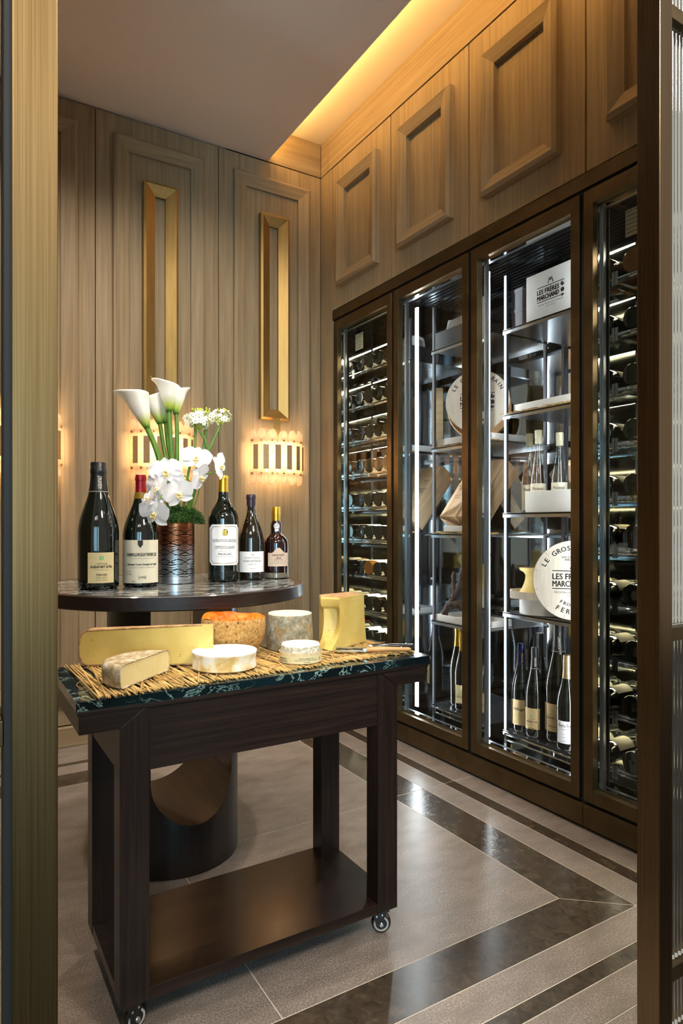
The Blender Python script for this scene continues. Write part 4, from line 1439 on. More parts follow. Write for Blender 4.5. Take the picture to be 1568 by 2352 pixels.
def make_wall_lamp(label, loc):
    rnd = random.Random(3)
    t = thing('wall_lamp', label, 'wall lamp', loc, 0, 'brass and crystal wall lamps')
    # tall brass frame, local z from 0 (bottom of frame)
    prof = [(0.0, 0.0), (0.0, 0.034), (0.011, 0.041), (0.060, 0.016), (0.060, 0.0)]
    for nm, g in mitred(-0.087, 0.087, 0.0, 1.135, prof, ('Y', -0.0005), -1):
        obj(nm.replace('moulding', 'frame'), g.mesh(nm, M['brass'], False), t)
    # folded strap over the bottom rail
    g = G()
    prof2 = [(-0.012, 0.052), (-0.050, 0.010), (-0.054, -0.020), (-0.054, -0.10), (-0.050, -0.10), (-0.050, -0.020), (-0.046, 0.006), (-0.012, 0.044)]
    vs = [(x, y, z) for x in (-0.020, 0.020) for y, z in prof2]
    n = len(prof2)
    g.add(vs, [tuple(range(n)), tuple(range(2 * n - 1, n - 1, -1))] + [(k, n + k, n + (k + 1) % n, (k + 1) % n) for k in range(n)])
    obj('strap', g.mesh('strap', M['brass'], False), t, bevel=0.0006)
    zc = -0.215                       # middle of the drum
    for dz in (0.088, -0.088):
        g = G()
        k = 32
        vs = []
        for i in range(k + 1):
            a = math.pi * (-0.02 + 1.04 * i / k)
            for gr, z in ((-0.012, -0.007), (-0.008, -0.007), (-0.008, 0.007), (-0.012, 0.007)):
                x, y = lamp_point(a, gr)
                vs.append((x, y, zc + dz + z))
        fs = []
        for i in range(k):
            for q in range(4):
                q2 = (q + 1) % 4
                fs.append((4 * i + q, 4 * i + 4 + q, 4 * i + 4 + q2, 4 * i + q2))
        g.add(vs, fs)
        obj('band', g.mesh('band', M['brass']), t)
    for x in (-0.06, 0.0, 0.06):
        obj('lamp_tube', G().lathe([(0, -0.085), (0.013, -0.085), (0.015, -0.08), (0.015, 0.08), (0.013, 0.085), (0, 0.085)], 14, (x, -0.072, zc)).mesh('lamp_tube', M['lamp_core']), t)
    nb = 7
    for i in range(nb):
        a = math.pi * (0.035 + 0.93 * (i + 0.5) / nb)
        x, y = lamp_point(a)
        nx, ny = math.cos(a) / LA, -math.sin(a) / LB
        yaw = math.atan2(ny, nx) + math.pi / 2
        wd_ = 0.0262 * (0.74 + 0.34 * abs(math.sin(a)))
        hh, tip = 0.120 + rnd.uniform(-0.005, 0.005), 0.030
        tx, tx2 = rnd.uniform(-0.45, 0.45) * wd_, rnd.uniform(-0.45, 0.45) * wd_
        s1, s2, s3, s4 = [rnd.uniform(0.45, 0.92) for _ in range(4)]
        out = [(-wd_ * 0.92, -hh - tip * 0.2), (-wd_ * 0.62, -hh - tip * s1), (tx, -hh - tip), (wd_ * 0.64, -hh - tip * s2), (wd_ * 0.95, -hh - tip * 0.1), (wd_, hh * 0.9), (wd_ * 0.9, hh + tip * 0.2), (wd_ * 0.58, hh + tip * s3), (tx2, hh + tip), (-wd_ * 0.6, hh + tip * s4), (-wd_ * 0.93, hh + tip * 0.1), (-wd_, -hh * 0.9)]
        g = G()
        n = len(out)
        vs = [(p, -0.004, q) for p, q in out] + [(p, 0.004, q) for p, q in out] + [(p * 0.7, -0.0085, q * 0.96) for p, q in out]
        fs = [tuple(range(2 * n - 1, n - 1, -1)), tuple(range(2 * n, 3 * n))]
        fs += [(k, n + k, n + (k + 1) % n, (k + 1) % n) for k in range(n)]
        fs += [(k, (k + 1) % n, 2 * n + (k + 1) % n, 2 * n + k) for k in range(n)]
        g.add(vs, fs)
        bl = obj('crystal_blade', g.mesh('crystal_blade', M['crystal'], False), t, loc=(x, y, zc), rot=(0, 0, yaw))
        for dz in (0.088, -0.088):
            s = G().lathe([(0, -0.016), (0.0048, -0.016), (0.0052, -0.0145), (0.0052, -0.004)], 10)
            s.xf(Matrix.Translation((0, 0, dz)) @ Matrix.Rotation(-math.pi / 2, 4, 'X'))
            obj('bolt', s.mesh('bolt', M['brass']), bl)
        if i < nb - 1:
            a2 = math.pi * (0.035 + 0.93 * (i + 1.0) / nb)
            x, y = lamp_point(a2, 0.0125)
            nx, ny = math.cos(a2) / LA, -math.sin(a2) / LB
            yaw2 = math.atan2(ny, nx) + math.pi / 2
            pw = 0.0150 * (0.72 + 0.35 * abs(math.sin(a2)))
            obj('cover_plate', G().box(-pw, pw, -0.0012, 0.0012, -0.066, 0.066).mesh('cover_plate', M['dark_plate'], False), t, loc=(x, y, zc), rot=(0, 0, yaw2))
    return t


lamp = make_wall_lamp('crystal wall lamp under a tall brass frame, clear of the flowers', (1.572, YB, 1.628))
kl = kids(lamp)
dup(lamp, (0.938, YB, 1.628), None, 'crystal wall lamp behind the calla lilies', kidmap=kl)
dup(lamp, (0.310, YB, 1.628), None, 'crystal wall lamp almost hidden behind the brass door post', kidmap=kl)

# ---------------------------------------------------------------- round table with a stone top
TC, TZ = (0.64, 2.10), 0.86
w = W('round_table', 'dark wooden round table with black veined marble top and pierced drum base', 'table', (TC[0], TC[1], 0))
w.part('rim', G().lathe([(0.405, -0.040), (0.417, -0.040), (0.420, -0.037), (0.420, -0.003), (0.417, -0.0002), (0.396, -0.0002), (0.396, -0.012), (0.405, -0.012), (0.405, -0.040)], 96, (TC[0], TC[1], TZ)), M['dark_x'], smooth=True)
w.part('marble_top', G().lathe([(0, -0.011), (0.395, -0.011), (0.395, -0.001), (0.394, 0.0), (0, 0.0)], 96, (TC[0], TC[1], TZ)), M['black_marble'], smooth=True)
w.part('underside', G().lathe([(0, -0.036), (0.404, -0.036), (0.404, -0.013), (0, -0.013)], 64, (TC[0], TC[1], TZ)), M['dark_x'], smooth=True)


def pierced_drum():
    """hollow drum with a tall rounded opening through front and back"""
    ro, ri, ztop = 0.205, 0.150, TZ - 0.0365
    zc_, half = 0.475, 0.150
    nseg, nz = 96, 44
    yawh = math.atan2(TC[1], TC[0]) - math.pi / 2 + R(20)
    g = G()
    # each column of the drum: solid from 0 to zlow(a) and from zhigh(a) to top, where the opening is cut along one direction
    def span(a):
        s = math.sin(a - yawh) if True else 0
        xoff = ro * math.cos(a - yawh)       # offset across the opening axis
        if abs(xoff) >= half:
            return None
        e = math.sqrt(half * half - xoff * xoff)
        return (zc_ - 0.105 - e, zc_ + 0.130 + e * 0.55)
    return ro, ri, ztop, yawh, span


ro, ri, ztop, yawh, span = pierced_drum()
half = 0.128
zlo_c, zhi_c = 0.278, ztop


def drum_shell():
    # U-shaped slot cut straight through the drum along the local y axis
    g = G()
    n = 240
    for k in range(n):
        a, a2 = 2 * math.pi * k / n, 2 * math.pi * (k + 1) / n
        tops = []
        for q in (a, a2):
            x = ro * math.cos(q)
            tops.append(zlo_c - math.sqrt(half * half - x * x) if abs(x) < half else None)
        if tops[0] is None and tops[1] is None:
            t0 = t1 = ztop
        else:
            t0 = zlo_c if tops[0] is None else tops[0]
            t1 = zlo_c if tops[1] is None else tops[1]
        g.add([(ro * math.cos(a), ro * math.sin(a), 0.0004), (ro * math.cos(a2), ro * math.sin(a2), 0.0004), (ro * math.cos(a2), ro * math.sin(a2), t1), (ro * math.cos(a), ro * math.sin(a), t0)], [(0, 1, 2, 3)])
    return g


g = drum_shell()
g.xf(Matrix.Translation((TC[0], TC[1], 0.0)) @ Matrix.Rotation(yawh, 4, 'Z'))
db = w.part('drum_base', g, M['dark_z'], smooth=True, sharp=40)
g = G().lathe([(0, 0.0005), (0.149, 0.0005), (0.149, 0.012), (0, 0.012)], 48, (TC[0], TC[1], 0))
w.part('bottom_plate', g, M['dark_x'], smooth=True)
# copper-coloured inner sleeve of the opening: closes the hollow drum
g = G()
n = 28
prof = []
for k in range(n + 1):
    a = math.pi + math.pi * k / n
    prof.append((half * math.cos(a), zlo_c + half * math.sin(a)))
prof = [(-half, ztop)] + prof + [(half, ztop)]
vs = []
for x, z in prof:
    yy = math.sqrt(max(0.0, ro * ro - x * x)) - 0.0005
    vs += [(x, -yy, z), (x, yy, z)]
m2 = len(prof)
g.add(vs, [(2 * k, 2 * k + 1, 2 * k + 3, 2 * k + 2) for k in range(m2 - 1)])
g.xf(Matrix.Translation((TC[0], TC[1], 0.0)) @ Matrix.Rotation(yawh, 4, 'Z'))
M['sleeve'] = wood('red_brown_lining', lin(54, 28, 15), lin(76, 42, 23), lin(96, 55, 31), 1, rough=0.3, coat=0.3)
w.part('opening_lining', g, M['sleeve'], smooth=True, sharp=50)

# ---------------------------------------------------------------- bottles on the round table
TT = TZ + 0.0003
champ('tall dark green champagne magnum with black foil and cream label on the round table', 0.392, 2.026, TT, 0.0578, 0.372, M['foil_black'], (0.020, 0.108, 0.66, 0.14, M['paper_cream']),
      [('CHAMPAGNE', 0.076, 0.034, 0.005, M['ink_grey'], 0.0, 0.0), ('AGRAPART & Fils', 0.067, 0.062, 0.0075, M['ink'], 0.03), ('À AVIZE - GRAND CRU', 0.058, 0.040, 0.0032, M['ink_grey']), ('TERROIRS', 0.044, 0.031, 0.0055, M['ink'], 0.02), ('EXTRA - BRUT', 0.036, 0.030, 0.004, M['ink_grey']), ('BLANC DE BLANCS', 0.029, 0.032, 0.003, M['ink_grey']), ('O', 0.092, 0.011, 0.011, M['ink_green'], 0.05)],
      'AGRAPART', M['ink_white'], group='bottles on the round table', seg=56)


def vogue_extra(t, L, rl):
    g = G().prism([(-0.0075, -0.004), (-0.0075, 0.009), (0.0075, 0.009), (0.0075, -0.004), (0, -0.014)], 0, 0.0002)
    wrap(g, rl + 0.0004, 0.132, -0.02)
    obj('crest', g.mesh('crest', M['ink'], False), L)
    g = G()
    for a, b in (((-0.011, 0.0035), (0.011, 0.0035)), ((0.011, 0.0035), (0.011, -0.0065)), ((0.011, -0.0065), (-0.011, -0.0065)), ((-0.011, -0.0065), (-0.011, 0.0035))):
        stroke(g, *a, *b, 0.0006)
    wrap(g, rl + 0.0006, 0.031, 0.09)
    obj('date_box', g.mesh('date_box', M['ink'], False), L)
    obj('neck_band', G().lathe([(0.0206, 0.268), (0.0190, 0.278), (0.0172, 0.2875)], 32).mesh('neck_band', M['wax_yellow']), t)


x, y = 0.520, 2.045
make_bottle('burgundy_bottle', 'red capped burgundy magnum with a large ivory label on the round table', (x, y, TT), face_cam(x, y), BURG, BURG_CAP, 0.0535, 0.342, M['glass_green'], M['foil_red'],
            (0.012, 0.142, 1.25, 0.0, M['paper_ivory']),
            [('CHAMBOLLE-MUSIGNY PREMIER CRU', 0.098, 0.098, 0.010, M['ink'], 0.02, 0.004), ('APPELLATION CHAMBOLLE-MUSIGNY CONTRÔLÉE', 0.087, 0.074, 0.0026, M['ink_grey'], 0, 0.004),
             ('Domaine Comte Georges de Vogüé', 0.068, 0.094, 0.008, M['ink'], 0.03, 0.006), ('CHAMBOLLE-MUSIGNY (CÔTE-D\'OR)', 0.059, 0.078, 0.004, M['ink_grey'], 0, 0.004),
             ('1998', 0.0295, 0.018, 0.0062, M['ink'], 0.02, 0.005), ('RED WINE', 0.048, 0.014, 0.003, M['ink_red'], 0, -0.036), ('N° 10003', 0.039, 0.018, 0.004, M['ink'], 0, -0.036), ('1500 ml', 0.0175, 0.011, 0.004, M['ink'], 0, -0.021)],
            vogue_extra, group='bottles on the round table', seg=56)


def pichon_extra(t, L, rl):
    g = G()
    zc_, hh, ww_, c = 0.122, 0.060, 0.050, 0.010
    pl = [(-ww_ + c, -hh), (ww_ - c, -hh), (ww_, -hh + c), (ww_, hh - c), (ww_ - c, hh), (-ww_ + c, hh), (-ww_, hh - c), (-ww_, -hh + c)]
    for k in range(8):
        (a, b), (p, q) = pl[k], pl[(k + 1) % 8]
        m = 8
        for i in range(m):
            stroke(g, a + (p - a) * i / m, b + (q - b) * i / m, a + (p - a) * (i + 1) / m, b + (q - b) * (i + 1) / m, 0.0015)
    wrap(g, rl + 0.0005, zc_, 0.12)
    obj('gold_border', g.mesh('gold_border', M['ink_gold'], False), L)
    g = G().prism([(-0.007, -0.010), (-0.010, 0.004), (-0.004, 0.012), (0.004, 0.012), (0.010, 0.004), (0.007, -0.010)], 0, 0.0002)
    wrap(g, rl + 0.0005, 0.162, 0.12)
    obj('crest', g.mesh('crest', M['ink_gold'], False), L)


x, y = 0.800, 2.075
make_bottle('bordeaux_bottle', 'bordeaux magnum with gold capsule and clipped corner white label', (x, y, TT), face_cam(x, y), BORD, BORD_CAP, 0.0505, 0.352, M['glass_green'], M['foil_gold'],
            (0.055, 0.189, 1.16, 0.12, M['paper_white']),
            [('CHATEAU PICHON LONGUEVILLE', 0.136, 0.088, 0.010, M['ink'], 0.0), ('COMTESSE DE LALANDE', 0.114, 0.070, 0.010, M['ink'], 0.0), ('GRAND CRU CLASSÉ', 0.102, 0.04, 0.003, M['ink_grey']), ('PAUILLAC', 0.092, 0.044, 0.0068, M['ink'], 0.02), ('APPELLATION PAUILLAC CONTRÔLÉE', 0.084, 0.062, 0.0026, M['ink_grey'])],
            pichon_extra, group='bottles on the round table', seg=56, cut=0.012)
x, y = 0.905, 2.085
WX = [(0.345, 0.862), (0.35, 0.90), (0.355, 0.945), (0.385, 0.95), (0.39, 0.965), (0.385, 0.99), (0.34, 1.0), (0, 1.0)]
make_bottle('white_burgundy_bottle', 'brown burgundy bottle with plum wax top and white label', (x, y, TT), face_cam(x, y), BURG, WX, 0.0435, 0.292, M['glass_brown'], M['foil_purple'],
            (0.027, 0.097, 1.2, 0.12, M['paper_white']),
            [('BACHELET-MONNOT', 0.076, 0.058, 0.0042, M['ink_grey']), ('BATARD-MONTRACHET', 0.065, 0.066, 0.0065, M['ink'], 0.0), ('GRAND CRU', 0.054, 0.026, 0.0042, M['ink_grey']), ('2014', 0.040, 0.016, 0.0032, M['ink_grey']), ('Y', 0.086, 0.014, 0.006, M['ink_gold'])],
            group='bottles on the round table', seg=48)
PORT = [(0, 0.004), (0.9, 0.0), (0.985, 0.008), (1.0, 0.02), (1.0, 0.46), (0.985, 0.50), (0.93, 0.54), (0.82, 0.575), (0.62, 0.605), (0.46, 0.63), (0.43, 0.66), (0.445, 0.71), (0.44, 0.76), (0.37, 0.79), (0.33, 0.82), (0.32, 0.97), (0, 0.97)]
PORTC = [(0.335, 0.80), (0.335, 0.885), (0.36, 0.888), (0.36, 0.995), (0.35, 1.0), (0, 1.0)]


def graham_extra(t, L, rl):
    # arched top of the label, round seal on the neck, clear foot
    g = G()
    n = 14
    xs = [-0.024 + 0.048 * k / n for k in range(n + 1)]
    top = lambda x: 0.0175 * (0.5 + 0.5 * math.cos(math.pi * x / 0.024)) ** 0.8
    vs = []
    for q in xs:
        vs += [(q, -0.0002, 0), (q, top(q), 0)]
    g.add(vs, [(2 * k, 2 * k + 2, 2 * k + 3, 2 * k + 1) for k in range(n)])
    wrap(g, rl, 0.0905, 0.20)
    obj('label_arch', g.mesh('label_arch', M['paper_tan2']), L)
    g = G()
    for k in range(20):
        a, b = 2 * math.pi * k / 20, 2 * math.pi * (k + 1) / 20
        g.add([(0, 0, 0), (0.0105 * math.cos(a), 0.0105 * math.sin(a), 0), (0.0105 * math.cos(b), 0.0105 * math.sin(b), 0)], [(0, 1, 2)])
    g.add([(-0.007, -0.018, 0), (0.007, -0.018, 0), (0.007, 0, 0), (-0.007, 0, 0)], [(0, 1, 2, 3)])
    wrap(g, 0.0205, 0.183, 0.12)
    obj('neck_seal', g.mesh('neck_seal', M['paper_white']), t)
    g = G()
    for k in range(24):
        a, b = 2 * math.pi * k / 24, 2 * math.pi * (k + 1) / 24
        stroke(g, 0.0085 * math.cos(a), 0.0085 * math.sin(a), 0.0085 * math.cos(b), 0.0085 * math.sin(b), 0.0008)
    q = text_fit('PORTO', 0.010, 0.003, 0.02)
    g.add(q.v, q.f)
    wrap(g, 0.0209, 0.183, 0.12)
    obj('seal_print', g.mesh('seal_print', M['ink'], False), t)
    obj('clear_foot', G().lathe([(0, 0.0005), (0.040, 0.0005), (0.0448, 0.004), (0.0448, 0.019), (0.044, 0.021)], 40).mesh('clear_foot', M['glass_base']), t)


M['paper_tan2'] = pm('beige_label_paper', lin(216, 190, 168), 0.55, noise=0.04, nscale=20)
x, y = 1.000, 2.085
make_bottle('port_bottle', 'squat tawny port bottle with gold cap and arched beige label', (x, y, TT), face_cam(x, y), PORT, PORTC, 0.0438, 0.250, M['glass_red'], M['foil_gold'],
            (0.044, 0.0903, 0.88, 0.20, M['paper_tan2']),
            [("GRAHAM'S", 0.083, 0.046, 0.0065, M['ink'], 0.02), ('30', 0.0725, 0.018, 0.0062, M['ink'], 0.02), ('TAWNY PORT', 0.066, 0.032, 0.003, M['ink'], 0.0), ('____________', 0.060, 0.056, 0.0005, M['ink_grey']), ('____________', 0.055, 0.056, 0.0005, M['ink_grey'])],
            graham_extra, group='bottles on the round table', seg=48)

# ---------------------------------------------------------------- vase with flowers
VX, VY = 0.645, 2.090


def vase_mat():
    m, nt, b = new_mat('engraved_copper_to_steel_tone')
    L = nt.links
    tc = nt.nodes.new('ShaderNodeTexCoord')
    sx = nt.nodes.new('ShaderNodeSeparateXYZ')
    L.new(tc.outputs['Object'], sx.inputs[0])
    def math_(op, a, bb=None, clamp=False):
        n = nt.nodes.new('ShaderNodeMath')
        n.operation = op
        n.use_clamp = clamp
        for i, v in enumerate((a, bb)):
            if v is None:
                continue
            if isinstance(v, (int, float)):
                n.inputs[i].default_value = v
            else:
                L.new(v, n.inputs[i])
        return n.outputs[0]
    ang = math_('ARCTAN2', sx.outputs['Y'], sx.outputs['X'])
    z = sx.outputs['Z']
    PH = 0.031
    wv = math_('SINE', math_('ADD', math_('MULTIPLY', ang, 4.0), 1.2))
    def band(sign, thr):
        q = math_('ADD', z, math_('MULTIPLY', wv, 0.0085 * sign))
        return math_('GREATER_THAN', math_('SINE', math_('MULTIPLY', q, 2 * math.pi / PH)), thr)
    big = math_('MAXIMUM', band(1, 0.968), band(-1, 0.968))
    lean = math_('SINE', math_('MULTIPLY', z, 2 * math.pi / (PH * 2)))
    zz = math_('ADD', z, math_('MULTIPLY', math_('MULTIPLY', math_('SINE', math_('ADD', math_('MULTIPLY', ang, 4.0), -0.4)), lean), 0.0050))
    thin = math_('GREATER_THAN', math_('SINE', math_('MULTIPLY', zz, 2 * math.pi / 0.0050)), 0.45)
    mask = math_('MAXIMUM', thin, big)
    mid = math_('MULTIPLY', math_('GREATER_THAN', z, 0.022), math_('LESS_THAN', z, 0.183))
    mask = math_('MULTIPLY', mask, mid)
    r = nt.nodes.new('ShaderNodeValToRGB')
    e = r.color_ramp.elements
    e[0].position, e[0].color = 0.36, lin(186, 190, 194)  # base colour runs from steel grey low to copper high
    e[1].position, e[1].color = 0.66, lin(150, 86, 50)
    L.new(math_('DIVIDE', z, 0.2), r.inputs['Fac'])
    mx = nt.nodes.new('ShaderNodeMix')
    mx.data_type = 'RGBA'
    L.new(mask, mx.inputs['Factor'])
    L.new(r.outputs['Color'], mx.inputs[6])
    mx.inputs[7].default_value = (0.01, 0.008, 0.007, 1)
    L.new(mx.outputs[2], b.inputs['Base Color'])
    b.inputs['Metallic'].default_value = 0.9
    b.inputs['Roughness'].default_value = 0.3
    bp = nt.nodes.new('ShaderNodeBump')
    bp.inputs['Strength'].default_value = 0.5
    bp.inputs['Distance'].default_value = 0.002
    bp.invert = True
    L.new(mask, bp.inputs['Height'])
    L.new(bp.outputs['Normal'], b.inputs['Normal'])
    return m


v = thing('vase', 'copper and steel coloured cylinder vase with engraved wave lines', 'vase', (VX, VY, TT), face_cam(VX, VY))
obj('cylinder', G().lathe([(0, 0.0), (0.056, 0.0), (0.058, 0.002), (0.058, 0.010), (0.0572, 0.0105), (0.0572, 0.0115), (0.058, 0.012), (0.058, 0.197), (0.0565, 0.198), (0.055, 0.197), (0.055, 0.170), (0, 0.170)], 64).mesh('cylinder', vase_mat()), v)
# moss mound
g = G()
rnd = random.Random(11)
for k in range(3200):
    th, ph = rnd.uniform(0, 2 * math.pi), math.acos(rnd.uniform(-0.1, 1))
    sx_, sz_ = 0.070, 0.048
    d = Vector((math.sin(ph) * math.cos(th), math.sin(ph) * math.sin(th), math.cos(ph)))
    q = rnd.uniform(0.80, 1.02) + 0.10 * math.sin(5 * th + 2 * ph) * math.sin(4 * ph + 3 * th)
    p = Vector((VX + 0.018 + d.x * sx_ * q, VY - 0.008 + d.y * sx_ * q, TZ + 0.196 + d.z * sz_ * q))
    if d.z < 0.15 and math.hypot(p.x - VX, p.y - VY) < 0.060:
        p.z = max(p.z, TZ + 0.199)
    dirn = (d + Vector((rnd.uniform(-.9, .9), rnd.uniform(-.9, .9), rnd.uniform(-.5, .8)))).normalized()
    side = dirn.cross(Vector((rnd.uniform(-1, 1), rnd.uniform(-1, 1), rnd.uniform(-1, 1)))).normalized() * rnd.uniform(0.0010, 0.0020)
    ln = rnd.uniform(0.004, 0.010)
    nrm = dirn.cross(side).normalized() * 0.001
    g.add([p - side, p + side, p + dirn * ln * 0.6 + side * 0.9 + nrm, p + dirn * ln, p + dirn * ln * 0.6 - side * 0.9 + nrm], [(0, 1, 2, 3, 4)])
g.lathe([(0.0, 0.036), (0.030, 0.030), (0.050, 0.014), (0.0535, 0.0), (0.0535, -0.02), (0, -0.02)], 24, (VX + 0.0, VY, TZ + 0.196))
moss = obj('moss_mound', g.mesh('moss_mound', M['moss'], False))
tag(moss, 'dense green moss mound filling the top of the engraved vase', 'moss', kind='stuff')

# directions seen from the doorway: FR_ = to the right, FD_ = away
FD_ = Vector((math.sin(YAW), math.cos(YAW), 0))
FR_ = Vector((math.cos(YAW), -math.sin(YAW), 0))
V0 = Vector((VX, VY, TZ))


def fl(r, up, d=0.0):
    """a point near the vase: r to the right, up above the table, d away from the door"""
    return V0 + FR_ * r + FD_ * d + Vector((0, 0, up))


def calla_mat():
    m, nt, b = new_mat('calla_spathe')
    tc = nt.nodes.new('ShaderNodeTexCoord')
    sx = nt.nodes.new('ShaderNodeSeparateXYZ')
    nt.links.new(tc.outputs['Object'], sx.inputs[0])
    mr = nt.nodes.new('ShaderNodeMapRange')
    mr.inputs['From Max'].default_value = 0.15
    nt.links.new(sx.outputs['Z'], mr.inputs['Value'])
    r = nt.nodes.new('ShaderNodeValToRGB')
    e = r.color_ramp.elements
    e[0].position, e[0].color = 0.03, lin(92, 138, 38)
    e[1].position, e[1].color = 0.34, lin(248, 245, 236)
    k = e.new(0.13)
    k.color = lin(186, 202, 80)
    nt.links.new(mr.outputs['Result'], r.inputs['Fac'])
    nt.links.new(r.outputs['Color'], b.inputs['Base Color'])
    b.inputs['Roughness'].default_value = 0.4
    b.inputs['Subsurface Weight'].default_value = 0.15
    b.inputs['Subsurface Radius'].default_value = (0.01, 0.009, 0.006)
    b.inputs['Subsurface Scale'].default_value = 1.0
    return m


M['calla'] = calla_mat()
M['spadix'] = pm('yellow_spadix', lin(230, 190, 60), 0.6)


def calla(label, base, tip, turn, L, wdt, stem_pts, sr):
    """base, tip: points; turn: direction in which the pointed lip of the mouth lies"""
    t = thing('calla_lily', label, 'flower', fl(0.0, 0.200), 0, 'white calla lilies in the vase')
    o = t.location
    ax = (tip - base).normalized()
    lx = (turn - ax * turn.dot(ax)).normalized()
    ly = ax.cross(lx)
    q = Matrix(((lx.x, ly.x, ax.x), (lx.y, ly.y, ax.y), (lx.z, ly.z, ax.z))).to_quaternion()

    def sp(u, v_):
        a = 2 * math.pi * v_
        back = 0.5 + 0.5 * math.cos(a)                # 1 at the pointed back
        body = 1 - (1 - min(1.0, u * 1.05)) ** 1.45
        rad = 0.0085 + wdt * body * (0.80 + 0.06 * back)
        z = L * u * (0.70 + 0.30 * back ** 1.6)
        fl_ = max(0, u - 0.66) / 0.34
        rad += fl_ ** 1.8 * (0.003 + 0.019 * back ** 1.5) * (wdt / 0.045)
        z -= fl_ ** 2 * (0.006 * (1 - back) + 0.008 * back ** 3) * (L / 0.15)
        wob = 1 + 0.05 * math.sin(3 * a + 1.0) * u
        return (rad * math.cos(a) * wob, rad * math.sin(a) * 0.88 * wob, z)
    g = G().grid(sp, 18, 32, wrap=True)
    me = g.mesh('spathe', M['calla'], True, 80)
    so = obj('spathe', me, t, loc=base - o)
    so.rotation_mode = 'QUATERNION'
    so.rotation_quaternion = q
    sd = so.modifiers.new('petal_thickness', 'SOLIDIFY')
    sd.thickness = 0.0012
    tipg = G().tube([(0.0, 0, L * 0.1), (0.004, 0, L * 0.45), (0.006, 0, L * 0.62)], [0.004, 0.005, 0.003], 8)
    s2 = obj('spadix', tipg.mesh('spadix', M['spadix']), t, loc=base - o)
    s2.rotation_mode = 'QUATERNION'
    s2.rotation_quaternion = q
    tx, ty, tz = sp(1.0, 0.0)
    curl = G().tube(smooth_path([(tx - 0.002, 0, tz), (tx + 0.003, 0.001, tz + 0.004), (tx + 0.004, 0.003, tz + 0.014), (tx + 0.010, 0.004, tz + 0.022)], 4), [0.0016 - 0.0001 * k for k in range(13)], 6)
    s3 = obj('curled_tip', curl.mesh('curled_tip', M['stem']), t, loc=base - o)
    s3.rotation_mode = 'QUATERNION'
    s3.rotation_quaternion = q
    pts = [p - o for p in smooth_path(stem_pts + [base + ax * 0.012], 8)]
    n = len(pts)
    obj('stem', G().tube(pts, [sr * (1.12 - 0.25 * k / n) for k in range(n)], 10).mesh('stem', M['stem']), t)
    return t


UP_ = Vector((0, 0, 1))
calla('large white calla lily leaning furthest out over the red capped bottle', fl(-0.090, 0.498, -0.01), fl(-0.150, 0.640, 0.02), -FR_ * 1.0 + FD_ * 0.5, 0.178, 0.042, [fl(-0.012, 0.19, 0.0), fl(-0.030, 0.30, 0), fl(-0.058, 0.42, -0.01)], 0.0098)
calla('white calla lily half hidden behind the large leaning one', fl(-0.064, 0.520, 0.04), fl(-0.088, 0.640, 0.07), FR_ * 0.4 + FD_, 0.138, 0.038, [fl(-0.002, 0.19, 0.01), fl(-0.018, 0.32, 0.015), fl(-0.046, 0.43, 0.03)], 0.0075)
calla('small white calla lily just right of the leaning pair', fl(-0.052, 0.526, 0.065), fl(-0.058, 0.620, 0.09), FR_ * 0.8 + FD_, 0.100, 0.030, [fl(0.004, 0.19, 0.02), fl(-0.010, 0.33, 0.03), fl(-0.040, 0.45, 0.05)], 0.0068)
calla('upright white calla lily, tallest in the vase', fl(-0.026, 0.556, 0.01), fl(-0.036, 0.680, 0.04), -FR_ * 1.0 + FD_ * 0.4, 0.130, 0.036, [fl(-0.004, 0.19, 0.02), fl(-0.014, 0.33, 0.02), fl(-0.022, 0.47, 0.015)], 0.0080)
calla('upright white calla lily paired with the tallest one', fl(-0.006, 0.550, 0.02), fl(-0.004, 0.660, 0.05), FR_ * 0.35 + FD_, 0.118, 0.029, [fl(0.004, 0.19, 0.025), fl(-0.004, 0.33, 0.025), fl(-0.002, 0.47, 0.02)], 0.0072)


# orchid spray
def petal(L, wd_, cup, ang, z=0.0, narrow=0.0):
    g = G()

    def f(u, v_):
        s = v_ * 2 - 1
        ww_ = wd_ * (math.sin(math.pi * min(1, u * 0.93 + 0.05)) ** 0.55) * (0.35 + 0.65 * min(1, u * 1.7)) if narrow == 0 else wd_ * math.sin(math.pi * (0.08 + 0.90 * u)) ** 0.7
        x = s * ww_
        y = L * u * (1 - 0.05 * s * s)
        d = cup * (u * u * 0.6 - 0.25 * s * s * u) + 0.0015 * math.sin(6 * u + 3 * s)
        return (x, y, d)
    g.grid(f, 9, 9)
    g.xf(Matrix.Translation((0, 0, z)) @ Matrix.Rotation(ang, 4, 'Z'))
    return g


def orchid_meshes():
    g = G()
    for a in (0, R(128), R(-128)):
        p = petal(0.046, 0.0175, -0.010, a, -0.002, 1)
        g.add(p.v, p.f)
    for a in (R(68), R(-68)):
        p = petal(0.050, 0.029, 0.008, a, 0.001)
        g.add(p.v, p.f)
    lip = G()
    for a in (R(150), R(-150)):
        p = petal(0.013, 0.006, 0.014, a, 0.004, 1)
        lip.add(p.v, p.f)
    p = petal(0.020, 0.006, 0.010, R(180), 0.003, 1)
    lip.add(p.v, p.f)
    lip.lathe([(0, 0.013), (0.003, 0.012), (0.0042, 0.008), (0.0045, 0.002)], 10)
    return g.mesh('blossom', M['petal'], True, 80), lip.mesh('lip', M['orchid_lip'], True, 80)


